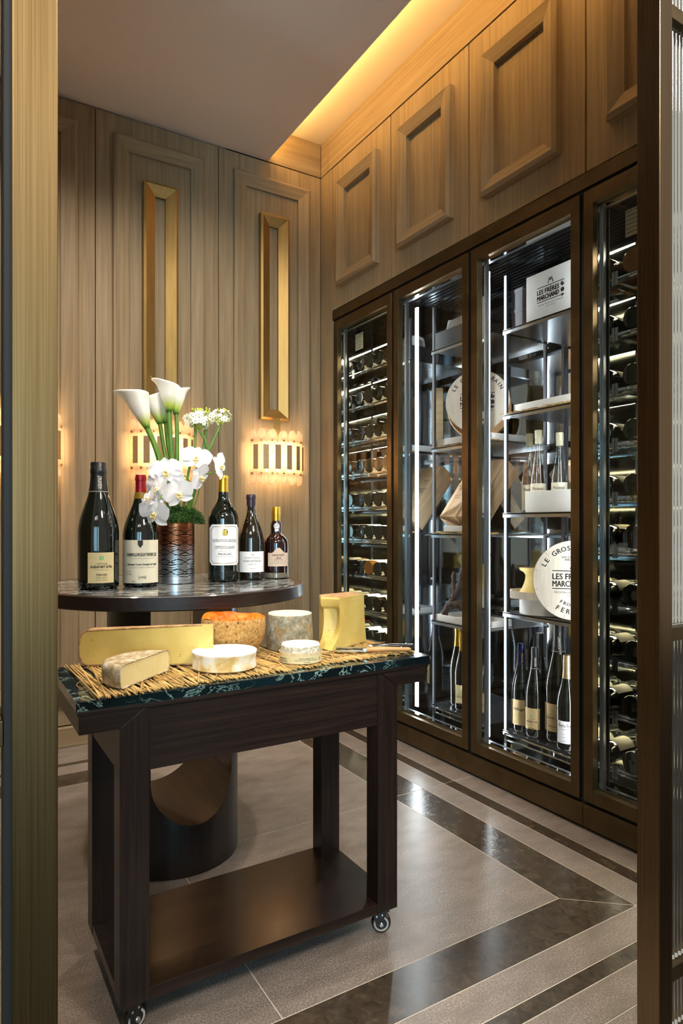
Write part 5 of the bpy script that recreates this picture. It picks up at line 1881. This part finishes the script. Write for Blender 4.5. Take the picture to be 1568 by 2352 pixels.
OB, OLP = orchid_meshes()
sp = thing('orchid_spray', 'arching spray of large white orchids in front of the moss', 'flower', fl(0, 0.2), 0)
path = smooth_path([fl(0.03, 0.185, 0.0), fl(0.055, 0.27, -0.02), fl(0.045, 0.34, -0.05), fl(0.0, 0.33, -0.07), fl(-0.020, 0.27, -0.12), fl(-0.032, 0.225, -0.140)], 8)
obj('stem', G().tube([p - sp.location for p in path], 0.0022, 8).mesh('stem', M['stem']), sp)
path = smooth_path([fl(0.03, 0.185, 0.01), fl(0.070, 0.28, 0.0), fl(0.085, 0.34, -0.02), fl(0.125, 0.355, -0.03)], 8)
obj('stem', G().tube([p - sp.location for p in path], 0.0022, 8).mesh('stem', M['stem']), sp)
# (right, up, toward door, yaw, pitch, roll, size)
for r_, u_, d_, yw, pt_, rl, sz in ((-0.010, 0.352, -0.085, 8, 8, 8, 1.10), (-0.034, 0.300, -0.100, -30, 4, -25, 1.05), (0.030, 0.285, -0.092, 22, -12, 20, 1.05),
                                    (-0.028, 0.222, -0.148, -12, -10, -10, 1.08), (-0.046, 0.266, -0.145, -50, 18, 30, 0.9), (0.072, 0.400, -0.030, 14, 22, -12, 1.05),
                                    (0.150, 0.374, -0.040, 72, 8, 50, 0.95), (0.090, 0.338, -0.055, 62, -18, 60, 0.95), (0.010, 0.318, -0.075, 0, -5, 40, 0.95)):
    b = obj('blossom', OB, sp, loc=fl(r_, u_, d_) - sp.location, rot=None)
    b.scale = (sz, sz, sz)
    # facing the door, then turned
    mrot = Matrix.Rotation(-YAW + R(yw), 3, 'Z') @ Matrix.Rotation(R(90 - pt_), 3, 'X') @ Matrix.Rotation(R(rl), 3, 'Z')
    b.rotation_euler = mrot.to_euler()
    obj('lip', OLP, b)

# star flowers
sf = G()
for k in range(6):
    a = 2 * math.pi * k / 6
    c, s = math.cos(a), math.sin(a)
    pts = [(0.001, -0.0014, 0.0), (0.0070, -0.0034, 0.0016), (0.0120, 0.0, 0.0004), (0.0070, 0.0034, 0.0016), (0.001, 0.0014, 0.0)]
    sf.add([(x * c - y * s, x * s + y * c, z) for x, y, z in pts], [(0, 1, 2, 3, 4)])
sf.lathe([(0.0013, 0.0), (0.0013, 0.002), (0.0007, 0.0032), (0, 0.0033)], 8, mi=1)
SFM = sf.mesh('floret', [M['star_white'], M['star_dark']], False)
bud = G().lathe([(0, -0.004), (0.0022, -0.002), (0.0026, 0.001), (0.0012, 0.004), (0, 0.0048)], 6).mesh('bud', M['bud_green'])
rnd = random.Random(5)
for lb, (r_, u_, d_), rad, stem_pts in (
        ('white star flower head bending left beside the calla stems', (0.062, 0.533, 0.0), 0.036, [fl(0.015, 0.19, 0.01), fl(0.04, 0.36, 0.0), fl(0.060, 0.43, 0.0)]),
        ('white star flower head in the middle, behind the bent one', (0.092, 0.540, 0.035), 0.037, [fl(0.02, 0.19, 0.02), fl(0.060, 0.36, 0.02), fl(0.082, 0.44, 0.03)]),
        ('white star flower head furthest from the callas, on a curved stem', (0.142, 0.535, 0.01), 0.036, [fl(0.03, 0.19, 0.01), fl(0.085, 0.38, 0.0), fl(0.120, 0.46, 0.0)]),
        ('white star flower head low on a forked stem', (0.078, 0.512, -0.02), 0.028, [fl(0.025, 0.19, 0.0), fl(0.080, 0.36, -0.01), fl(0.104, 0.42, -0.01), fl(0.098, 0.46, -0.015)])):
    t = thing('star_flower', lb, 'flower', fl(0.02, 0.2), 0, 'star flowers in the vase')
    o = t.location
    c = fl(r_, u_, d_)
    pts = [p - o for p in smooth_path(stem_pts + [c - Vector((0, 0, 0.02))], 7)]
    obj('stem', G().tube(pts, 0.0042, 8).mesh('stem', M['stem']), t)
    for k in range(44):
        zz = rnd.uniform(-0.35, 1.0)
        th = rnd.uniform(0, 2 * math.pi)
        d = Vector((math.sqrt(max(0, 1 - zz * zz)) * math.cos(th), math.sqrt(max(0, 1 - zz * zz)) * math.sin(th), zz))
        p = c + Vector((d.x * rad, d.y * rad, d.z * rad * 0.80))
        if zz > 0.74:
            b = obj('bud', bud, t, loc=p - o)
        else:
            b = obj('floret', SFM, t, loc=p - o)
        b.rotation_euler = (d + Vector((rnd.uniform(-.3, .3), rnd.uniform(-.3, .3), rnd.uniform(-.2, .3)))).to_track_quat('Z', 'Y').to_euler()
        sc_ = rnd.uniform(0.75, 1.1) * (1.5 if zz > 0.74 else 1.0)
        b.scale = (sc_, sc_, sc_)
    g = G()
    for k in range(26):
        th = 2 * math.pi * k / 26
        zz = rnd.uniform(-0.1, 0.8)
        d = Vector((math.sqrt(1 - zz * zz) * math.cos(th), math.sqrt(1 - zz * zz) * math.sin(th), zz))
        g.tube([c - Vector((0, 0, 0.02)) - o, c + Vector((d.x * rad * .95, d.y * rad * .95, d.z * rad * 0.58)) - o], 0.0006, 4)
    obj('pedicels', g.mesh('pedicels', M['bud_green'], False), t)


# ---------------------------------------------------------------- cheese cart
CX0, CX1, CY0, CY1 = 0.304, 0.996, 1.36, 1.70     # outer faces of the legs
CT = 0.7035
w = W('serving_cart', 'dark oak serving cart on black casters with a green marble top', 'cart', (0.65, 1.53, 0.0))
w.part('marble_top', G().box(0.220, 1.098, 1.352, 1.706, CT - 0.0205, CT), M['green_marble'], bevel=0.0015)
w.part('top_moulding', G().box(0.223, 1.095, 1.355, 1.703, CT - 0.030, CT - 0.021), M['dark_x'], bevel=0.002)
for a, b in ((0.226, CX0 + 0.058), (CX1 - 0.058, 1.088)):
    left = a < 0.5
    if left:
        poly = [(a, 0.636), (CX0 - 0.0005, 0.636), (CX0 + 0.05, 0.6725), (a, 0.6725)]
    else:
        poly = [(CX1 + 0.0005, 0.636), (b, 0.636), (b, 0.6725), (CX1 - 0.05, 0.6725)]
    g = G()
    vs = [(x, 1.358, z) for x, z in poly] + [(x, 1.700, z) for x, z in poly]
    g.add(vs, [(0, 1, 2, 3), (7, 6, 5, 4), (0, 4, 5, 1), (1, 5, 6, 2), (2, 6, 7, 3), (3, 7, 4, 0)])
    w.part('cantilever_arm', g, M['dark_x'], bevel=0.001)
LW, LD = 0.060, 0.052
for x0 in (CX0, CX1 - LW):
    for y0 in (CY0, CY1 - LD):
        left = x0 == CX0
        z1 = 0.6725
        xa, xb = x0, x0 + LW
        if left:
            poly = [(xa, 0.066), (xb, 0.066), (xb, z1), (xa + 0.0508, z1), (xa, 0.6362)]
        else:
            poly = [(xa, 0.066), (xb, 0.066), (xb, 0.6362), (xb - 0.0508, z1), (xa, z1)]
        g = G()
        n = 5
        vs = [(x, y0, z) for x, z in poly] + [(x, y0 + LD, z) for x, z in poly]
        g.add(vs, [tuple(range(n)), tuple(range(2 * n - 1, n - 1, -1))] + [(k, n + k, n + (k + 1) % n, (k + 1) % n) for k in range(n)])
        w.part('leg', g, M['dark_z'], bevel=0.001)
w.part('apron', G().box(CX0 + LW + 0.0003, CX1 - LW - 0.0003, CY0 + 0.002, CY0 + 0.024, 0.542, 0.6724), M['dark_x'], bevel=0.001)
w.part('apron', G().box(CX0 + LW + 0.0003, CX1 - LW - 0.0003, CY1 - 0.024, CY1 - 0.002, 0.542, 0.6724), M['dark_x'], bevel=0.001)
# end brackets with sloping lower edge, and end aprons
for xa, xb in ((CX0 + 0.002, CX0 + 0.024), (CX1 - 0.024, CX1 - 0.002)):
    ya, yb = CY0 + LD + 0.0003, CY1 - LD - 0.0003
    g = G().box(xa, xb, ya, yb, 0.542, 0.6355)
    w.part('end_apron', g, M['dark_y'], bevel=0.001)
w.part('shelf', G().box(CX0 + LW + 0.0003, CX1 - LW - 0.0003, CY0 + 0.001, CY1 - 0.001, 0.066, 0.091), M['dark_shelf'], bevel=0.001)
for xa, xb in ((CX0 + 0.001, CX0 + LW), (CX1 - LW, CX1 - 0.001)):
    w.part('shelf_end', G().box(xa, xb, CY0 + LD + 0.0003, CY1 - LD - 0.0003, 0.066, 0.091), M['dark_shelf'])


def caster(cx, cy, yaw):
    m = Matrix.Translation((cx, cy, 0)) @ Matrix.Rotation(yaw, 4, 'Z')
    c = w.part('caster_fork', (lambda g: g.xf(m))(
        G().box(-0.030, 0.022, -0.020, 0.020, 0.060, 0.0655)
        .add([(0.012, sx_, z) for sx_, z in ((-0.015, 0.060), (-0.011, 0.060))] + [(-0.022, sx_, z) for sx_, z in ((-0.015, 0.060), (-0.011, 0.060))] +
             [(0.006, -0.015, 0.016), (0.006, -0.011, 0.016), (-0.010, -0.015, 0.020), (-0.010, -0.011, 0.020)],
             [(0, 1, 5, 4), (2, 6, 7, 3), (0, 4, 6, 2), (1, 3, 7, 5), (4, 5, 7, 6)])
        .add([(0.012, sx_, z) for sx_, z in ((0.011, 0.060), (0.015, 0.060))] + [(-0.022, sx_, z) for sx_, z in ((0.011, 0.060), (0.015, 0.060))] +
             [(0.006, 0.011, 0.016), (0.006, 0.015, 0.016), (-0.010, 0.011, 0.020), (-0.010, 0.015, 0.020)],
             [(0, 1, 5, 4), (2, 6, 7, 3), (0, 4, 6, 2), (1, 3, 7, 5), (4, 5, 7, 6)])), M['black_plastic'])
    rx = Matrix.Rotation(math.pi / 2, 4, 'X')
    wl_ = G().lathe([(0.0, -0.0095), (0.022, -0.0095), (0.0248, -0.006), (0.0252, 0.0), (0.0248, 0.006), (0.022, 0.0095), (0.0, 0.0095)], 28).xf(m @ Matrix.Translation((0.002, 0, 0.0254)) @ rx)
    w.part('wheel', wl_, M['black_plastic'], parent=c, smooth=True)
    w.part('wheel_ring', G().lathe([(0.0145, 0.0097), (0.0145, 0.0108), (0.0190, 0.0108), (0.0190, 0.0097)], 28).xf(m @ Matrix.Translation((0.002, 0, 0.0254)) @ rx), M['tyre'], parent=c, smooth=True)
    w.part('axle_cap', G().lathe([(0.006, 0.012), (0.006, 0.0165), (0.004, 0.018), (0, 0.018)], 14).xf(m @ Matrix.Translation((0.002, 0, 0.0254)) @ rx), M['chrome'], parent=c, smooth=True)
    for dx, dz in ((-0.010, 0.046), (0.004, 0.050)):
        w.part('rivet', G().lathe([(0.0028, 0.0148), (0.0026, 0.0162), (0, 0.0166)], 10).xf(m @ Matrix.Translation((dx, 0, dz)) @ rx), M['chrome'], parent=c, smooth=True)


for cx_, cy_, yw in ((CX0 + 0.034, CY0 + 0.028, R(14)), (CX1 - 0.034, CY0 + 0.028, R(-30)), (CX0 + 0.034, CY1 - 0.030, R(60)), (CX1 - 0.034, CY1 - 0.030, R(100))):
    caster(cx_, cy_, yw)

# ---------------------------------------------------------------- straw mat of single stalks
mat = thing('straw_mat', 'golden mat of bound straw stalks lying on the green marble', 'mat', (0.66, 1.53, CT))
stalks = []
rnd = random.Random(21)
for k in range(5):
    L = 1.0
    g = G()
    bend = rnd.uniform(-0.01, 0.01)
    g.tube([(0, -0.5, 0), (bend, -0.17, 0.0), (-bend, 0.17, 0), (0, 0.5, 0)], 1.0, 6)
    stalks.append(g.mesh('straw', M['straw'], True, 50))
N = 205
for k in range(N):
    f = (k + rnd.uniform(-0.3, 0.3)) / (N - 1)
    x = 0.268 + 0.822 * f
    yf = 1.345 + 0.060 * f + rnd.uniform(-0.006, 0.018)
    yb_ = 1.692 + rnd.uniform(-0.012, 0.010)
    lean = 0.010 + 0.05 * max(0, f - 0.25) + rnd.gauss(0, 0.020)
    rad = rnd.uniform(0.0016, 0.0023)
    a = math.atan2(lean, yb_ - yf)
    L = math.hypot(lean, yb_ - yf)
    zz = rad + (k % 2) * 0.0014 + rnd.uniform(0, 0.0008)
    o = obj('straw', stalks[k % 5], mat, loc=(x - 0.66 - lean / 2, (yf + yb_) / 2 - 1.53, zz))
    o.rotation_euler = (rnd.uniform(-0.004, 0.004), 0, a)
    o.scale = (rad, L, rad)
for k in range(44):
    f = rnd.random()
    o = obj('straw', stalks[k % 5], mat, loc=(0.28 + 0.79 * f - 0.66, 1.40 + 0.06 * f + rnd.uniform(-0.015, 0.12) - 1.53, 0.0060))
    o.rotation_euler = (0, 0, rnd.gauss(0, 0.4))
    rr_ = rnd.uniform(0.0012, 0.0019)
    o.scale = (rr_, rnd.uniform(0.05, 0.11), rr_)
# loose stalks at the ragged left edge
for dx, ang, yc_, L in ((-0.012, 0.02, 1.515, 0.36), (0.004, -0.05, 1.520, 0.35), (0.012, 0.06, 1.50, 0.33), (0.02, -0.09, 1.49, 0.30), (0.05, 0.22, 1.40, 0.10), (0.09, -0.28, 1.40, 0.12), (0.15, 0.3, 1.41, 0.11), (0.22, -0.34, 1.415, 0.12), (0.30, 0.28, 1.42, 0.11), (0.36, -0.25, 1.43, 0.1), (0.50, 0.3, 1.45, 0.11)):
    o = obj('straw', stalks[0], mat, loc=(0.268 + dx - 0.66, yc_ - 1.53, 0.0062))
    o.rotation_euler = (0, 0, ang)
    o.scale = (0.002, L, 0.002)
for yy in (1.42, 1.52, 1.64):
    pts = [(0.262 - 0.66 + 0.828 * k / 90, yy - 1.53 + 0.03 * k / 90 + 0.002 * math.sin(k * 1.3), 0.0060 + 0.0011 * math.sin(k * 2.1)) for k in range(91)]
    obj('twine', G().tube(pts, 0.0009, 5).mesh('twine', M['twine']), mat)
lp = smooth_path([(-0.395, -0.02, 0.006), (-0.412, -0.03, 0.004), (-0.418, -0.06, 0.003), (-0.405, -0.085, 0.003), (-0.385, -0.10, 0.004)], 6)
obj('twine', G().tube(lp, 0.0009, 5).mesh('twine', M['twine']), mat)

# ---------------------------------------------------------------- cheeses on the mat
MZ = CT + 0.0074


def cheese(name, label, c, group='cheeses on the straw mat'):
    return W(name, label, 'cheese', c, group)


# big comte wedge: long cut face to the door, rind at the far end
A = Vector((0.278, 1.668, 0))
B = Vector((0.556, 1.512, 0))
ax = (B - A).normalized()
nr = Vector((-ax.y, ax.x, 0))         # away from the door
if nr.y < 0:
    nr = -nr
w = cheese('comte_wedge', 'long yellow hard cheese wedge with brown rind, largest on the mat', (*A.lerp(B, 0.5)[:2], MZ))
g = G()
nu, nv = 34, 16
LEN = (B - A).length


def comte_pt(u, s, z):
    return A + ax * (u * LEN) + nr * s + Vector((0, 0, MZ + z))


hL, hR = 0.083, 0.097
# outline of the cut face (u, z), rounded at the rind end
face = []
for k in range(9):
    t = math.pi / 2 * k / 8
    face.append((0.035 * (1 - math.sin(t)) + 0.004, 0.020 * (1 - math.cos(t))) if False else (0.0 + 0.045 * (1 - math.sin(t)), 0.020 * (1 - math.cos(t)) * 0))
face = [(0.055, 0.0), (0.025, 0.006), (0.008, 0.020), (0.0, 0.042), (0.006, 0.062), (0.022, 0.076), (0.055, 0.083)]
face += [(u, 0.083 + 0.014 * (u - 0.055) / 0.945) for u in (0.2, 0.35, 0.5, 0.65, 0.8, 0.92, 1.0)]
face += [(u, 0.0) for u in (1.0, 0.8, 0.6, 0.4, 0.2)]
n = len(face)
vs = [comte_pt(u, 0.0, z) for u, z in face] + [comte_pt(u, 0.052 * (1 - u * 0.72), z * (1 - 0.0)) for u, z in face]
g.add(vs, [tuple(range(n))], 0)
g.add(vs, [tuple(range(2 * n - 1, n - 1, -1))], 0)
for k in range(n):
    k2 = (k + 1) % n
    rind = not (face[k][0] >= 0.99 and face[k2][0] >= 0.99)
    g.add([vs[k], vs[n + k], vs[n + k2], vs[k2]], [(0, 1, 2, 3)], 1 if rind else 0)
w.part('paste', g, [M['comte'], M['comte_rind']])
edge = [comte_pt(u, -0.0006, z) for u, z in face[13 + 1:]] 
rl_ = [comte_pt(u, 0.0002, z) for u, z in ([(0.95, 0.0005)] + [(0.4, 0.0005)] + face[0:13])]
w.part('rind_edge', G().tube(rl_, 0.0022, 6), M['comte_rind'], smooth=True)

# half tomme wheel
P0, P1 = Vector((0.309, 1.381, 0)), Vector((0.450, 1.512, 0))
c = P0.lerp(P1, 0.5)
ax = (P1 - P0).normalized()
nr = Vector((-ax.y, ax.x, 0))
w = cheese('tomme_half', 'half wheel of grey rinded tomme with pale cut face', (c.x, c.y, MZ))
g = G()
rr = (P1 - P0).length / 2
na, hh = 28, 0.046
bulge = [(0.93, 0.0), (0.985, 0.006), (1.0, 0.016), (1.0, 0.030), (0.985, 0.040), (0.93, 0.046), (0.80, 0.048)]
vs = []
for r_, z in bulge:
    for k in range(na + 1):
        a = math.pi * k / na
        wob = 1 + 0.014 * math.sin(5 * a + z * 80)
        p = c + ax * (rr * r_ * math.cos(a)) + nr * (rr * 0.92 * r_ * math.sin(a) * wob)
        vs.append((p.x, p.y, MZ + z))
fs = []
for i in range(len(bulge) - 1):
    for k in range(na):
        fs.append((i * (na + 1) + k, (i + 1) * (na + 1) + k, (i + 1) * (na + 1) + k + 1, i * (na + 1) + k + 1))
top = (len(bulge) - 1) * (na + 1)
fs.append(tuple(range(top, top + na + 1)))
fs.append(tuple(range(na, -1, -1)))
g.add(vs, fs, 1)
cut = [i * (na + 1) for i in range(len(bulge))] + [i * (na + 1) + na for i in range(len(bulge) - 1, -1, -1)]
g.add([vs[i] for i in cut], [tuple(range(len(cut)))], 0)
w.part('paste', g, [M['tomme'], M['tomme_rind']], smooth=True, sharp=50)
loop = [Vector(vs[i]) - nr * 0.0003 for i in cut]
w.part('rind_edge', G().tube(loop + [loop[0]], 0.0016, 6), M['tomme_rind'], smooth=True)


def wheel(name, label, cx, cy, prof, wob, mats, split, seed, nseg=48):
    w = cheese(name, label, (cx, cy, MZ))
    rnd = random.Random(seed)
    ph = [rnd.uniform(0, 6.28) for _ in range(4)]
    g = G()
    vs = []
    for i, (r_, z) in enumerate(prof):
        for k in range(nseg):
            a = 2 * math.pi * k / nseg
            q = 1 + wob * (math.sin(3 * a + ph[0]) + 0.6 * math.sin(7 * a + ph[1] + z * 60) + 0.4 * math.sin(13 * a + ph[2]))
            vs.append((cx + r_ * q * math.cos(a), cy + r_ * q * math.sin(a), MZ + z + (0.4 * wob * 0.05 * math.sin(2 * a + ph[3]) if z > 0.02 else 0)))
    n = len(prof)
    for i in range(n - 1):
        fs = [(i * nseg + k, i * nseg + (k + 1) % nseg, (i + 1) * nseg + (k + 1) % nseg, (i + 1) * nseg + k) for k in range(nseg)]
        off = len(g.v)
        g.add(vs if i == 0 else [], [tuple(j for j in f) for f in fs] if i == 0 else [], 0)
        if i > 0:
            g.f += fs
            g.m += [1 if i >= split else 0] * len(fs)
    g.f.append(tuple(range((n - 1) * nseg, n * nseg)))
    g.m.append(1)
    g.f.append(tuple(range(nseg - 1, -1, -1)))
    g.m.append(0)
    w.part('rind', g, mats, smooth=True, sharp=45)
    return w


wheel('white_cheese', 'flat white bloomy rind cheese wheel with ochre sides', 0.571, 1.470,
      [(0.070, 0.0), (0.075, 0.003), (0.0745, 0.012), (0.0735, 0.024), (0.0755, 0.034), (0.0765, 0.038), (0.0755, 0.0405), (0.070, 0.0395), (0.04, 0.0385), (0.01, 0.0385)], 0.008, [M['bloom'], M['bloom_white']], 5, 2)
# hollowed orange mimolette
mx, my = 0.650, 1.612
w = cheese('mimolette', 'hollowed orange cheese ball with pitted tan crust', (mx, my, MZ))
out = [(0.030, 0.0), (0.050, 0.006), (0.066, 0.018), (0.077, 0.035), (0.0825, 0.055), (0.084, 0.075), (0.0825, 0.095)]
w.part('crust', G().lathe(out + [(0.0815, 0.0965)], 64, (mx, my, MZ)), M['mimo_rind'], smooth=True, sharp=60)


def bowl(u, v_):
    a = 2 * math.pi * v_
    r_ = 0.0818 * (1 - u)
    back = 0.5 + 0.5 * math.sin(a - YAW)
    rim = 0.0965 + (0.010 * math.exp(-((a - 1.9) / 0.35) ** 2) + 0.004 * math.sin(6 * a) * back) * (1 if u < 0.25 else 0.4)
    dep = rim - 0.030 * min(1, u * 3.2)
    n1 = math.sin(5 * a + 11 * u) * math.sin(9 * u + 2 * a) + 0.6 * math.sin(13 * a - 17 * u) * math.cos(7 * a + 23 * u) + 0.4 * math.sin(23 * a + 31 * u)
    dep += (0.020 * math.exp(-((u - 0.45) / 0.22) ** 2) * (0.55 + 0.45 * math.sin(2 * a + 0.6)) + 0.0065 * n1) * min(1, u * 5)
    return (mx + r_ * math.cos(a), my + r_ * math.sin(a), MZ + dep)


w.part('orange_flesh', G().grid(bowl, 40, 110, wrap=True), M['mimo'], smooth=True, sharp=40)
wheel('blue_cheese_drum', 'tall drum of mottled grey and ochre blue cheese', 0.812, 1.606,
      [(0.061, 0.0), (0.0635, 0.004), (0.0635, 0.03), (0.062, 0.06), (0.0605, 0.085), (0.0600, 0.094), (0.0585, 0.0965), (0.045, 0.098), (0.02, 0.0985), (0.005, 0.098)], 0.009, [M['fourme'], M['fourme_top']], 5, 8)
# camembert in the base of its wooden box
bx_, by_ = 0.762, 1.448
w = W('camembert_box', 'round poplar box base with upside down print around a camembert', 'box', (bx_, by_, MZ))
sd_ = w.part('hoop', G().lathe([(0.0515, 0.003), (0.0515, 0.0255), (0.053, 0.0255), (0.053, 0.0), (0.0515, 0.0), (0.0515, 0.003)], 56, (bx_, by_, MZ)), M['poplar'], smooth=True)
w.part('floor_disc', G().lathe([(0, 0.0005), (0.0513, 0.0005), (0.0513, 0.0028), (0, 0.0028)], 48, (bx_, by_, MZ)), M['poplar'], smooth=True)
w.part('paper_band', G().lathe([(0.0533, 0.001), (0.0533, 0.0185)], 56, (bx_, by_, MZ)), M['paper_cream'], parent=sd_, smooth=True)
g = G()
yw = face_cam(bx_, by_)
for s, z, wd_, hh, ph in (('CAMEMBERT', 0.0115, 0.030, 0.0045, -0.95), ('DE NORMANDIE', 0.0055, 0.032, 0.004, -0.95), ('FABRIQUÉ PAR :', 0.0040, 0.018, 0.0024, 0.30), ('SOCIÉTÉ FROMAGÈRE DU MOULIN DE CAREL', 0.0085, 0.060, 0.0024, 0.30), ('14170 ST PIERRE SUR DIVES', 0.0130, 0.040, 0.0024, 0.30), ('O', 0.0100, 0.006, 0.006, 1.05)):
    t = text_fit(s, wd_, hh, 0.01)
    t.v = [(-x, -y, 0) for x, y, zz in t.v]
    wrap(t, 0.0538, z, ph)
    g.add(t.v, t.f)
g.xf(Matrix.Translation((bx_, by_, MZ)) @ Matrix.Rotation(yw, 4, 'Z'))
w.part('lettering', g, M['ink'], parent=sd_)
oldMZ = MZ
MZ = oldMZ + 0.0030
wheel('camembert', 'small white camembert sitting in its open poplar box', bx_, by_,
      [(0.047, 0.0), (0.0490, 0.003), (0.0490, 0.020), (0.0485, 0.034), (0.0480, 0.037), (0.046, 0.0395), (0.035, 0.0390), (0.01, 0.0385)], 0.0045, [M['cam_side'], M['bloom_white']], 4, 4)
MZ = oldMZ
# tall scooped comte block
w = cheese('comte_block', 'tall yellow hard cheese block with a scooped end', (0.95, 1.58, MZ))
rings = []
for z, e, f in ((0.0, -0.006, 0.012), (0.010, -0.002, 0.004), (0.022, 0.004, -0.008), (0.035, 0.009, -0.016), (0.050, 0.012, -0.020), (0.070, 0.014, -0.022), (0.092, 0.014, -0.023), (0.106, 0.013, -0.0225), (0.113, 0.006, -0.020), (0.120, 0.004, -0.020), (0.134, 0.003, -0.020), (0.138, 0.005, -0.020)):
    s = 1 - 0.0 * z
    fr_ = Vector((0.898 - f * 1.0, 1.508 + 0.004 - f * 0.35))       # front vertical edge, leaning out at the foot
    le_ = Vector((0.884 + e * 0.9, 1.566))                             # scooped end
    mid = (fr_ + le_) / 2 + Vector((max(0.0, e) * 1.5, max(0.0, e) * 0.5))
    rings.append((MZ + z, [tuple(fr_), (1.046 - 0.02 * math.sin(z * 11) * 0.4, 1.580), (1.030, 1.650), (0.915, 1.625), tuple(le_), tuple(mid)]))
g = chunk('', '', None, rings)
w.part('paste', g, [M['comte'], M['comte_rind']], smooth=True, sharp=25)

# ---------------------------------------------------------------- two cheese knives


def knife(label, heel, tip_dir, length_b, length_h, hmat, dz):
    t = thing('cheese_knife', label, 'knife', (heel[0], heel[1], MZ + dz), math.atan2(tip_dir[1], tip_dir[0]), 'cheese knives')
    # local +X towards the tip
    out = [(0.0, -0.010), (length_b * 0.55, -0.0115), (length_b * 0.85, -0.007), (length_b, 0.004), (length_b * 0.7, 0.0085), (length_b * 0.3, 0.0095), (0.0, 0.0095)]
    n = len(out)
    g = G()
    # blade stands nearly on its side, edge down to the front
    vs = [(x, y, 0.0010) for x, y in out] + [(x, y, 0.0026 if y > 0 else 0.0012) for x, y in out]
    g.add(vs, [tuple(range(n - 1, -1, -1)), tuple(range(n, 2 * n))] + [(k, (k + 1) % n, n + (k + 1) % n, n + k) for k in range(n)])
    obj('blade', g.mesh('blade', M['blade'], False), t)
    obj('bolster', G().box(-0.012, 0.0005, -0.0092, 0.0092, -0.001, 0.0085).mesh('bolster', M['blade'], False), t, bevel=0.002)
    pts = [(-0.010, 0, 0.004), (-0.035, 0.001, 0.0055), (-0.065, 0.0, 0.006), (-0.095, -0.003, 0.005), (-0.008 - length_h, -0.008, 0.003)]
    sp_ = smooth_path(pts, 6)
    rad = [0.0088 + 0.0012 * math.sin(k / len(sp_) * 6.0) for k in range(len(sp_))]
    rad[-1] = 0.006
    gg = G().tube(sp_, rad, 14)
    gg.v = [(x, y, 0.0045 + (z - 0.0045) * 0.72) for x, y, z in gg.v]
    h = obj('handle', gg.mesh('handle', hmat, True, 60), t)
    for x in (-0.025, -0.062, -0.102):
        obj('rivet', G().lathe([(0.0022, 0.0), (0.0020, 0.0012), (0, 0.0014)], 10, (x, -0.001 if x > -0.1 else -0.004, 0.0106)).mesh('rivet', M['chrome']), h)
    return t


knife('cheese knife with olive wood handle and bright blade on the mat', (0.947, 1.447), (-1.0, 0.62), 0.105, 0.118, M['olive_wood'], 0.003)
knife('cheese knife with black horn handle behind the wooden handled one', (0.985, 1.478), (-1.0, 0.58), 0.105, 0.118, M['black_horn'], 0.003)
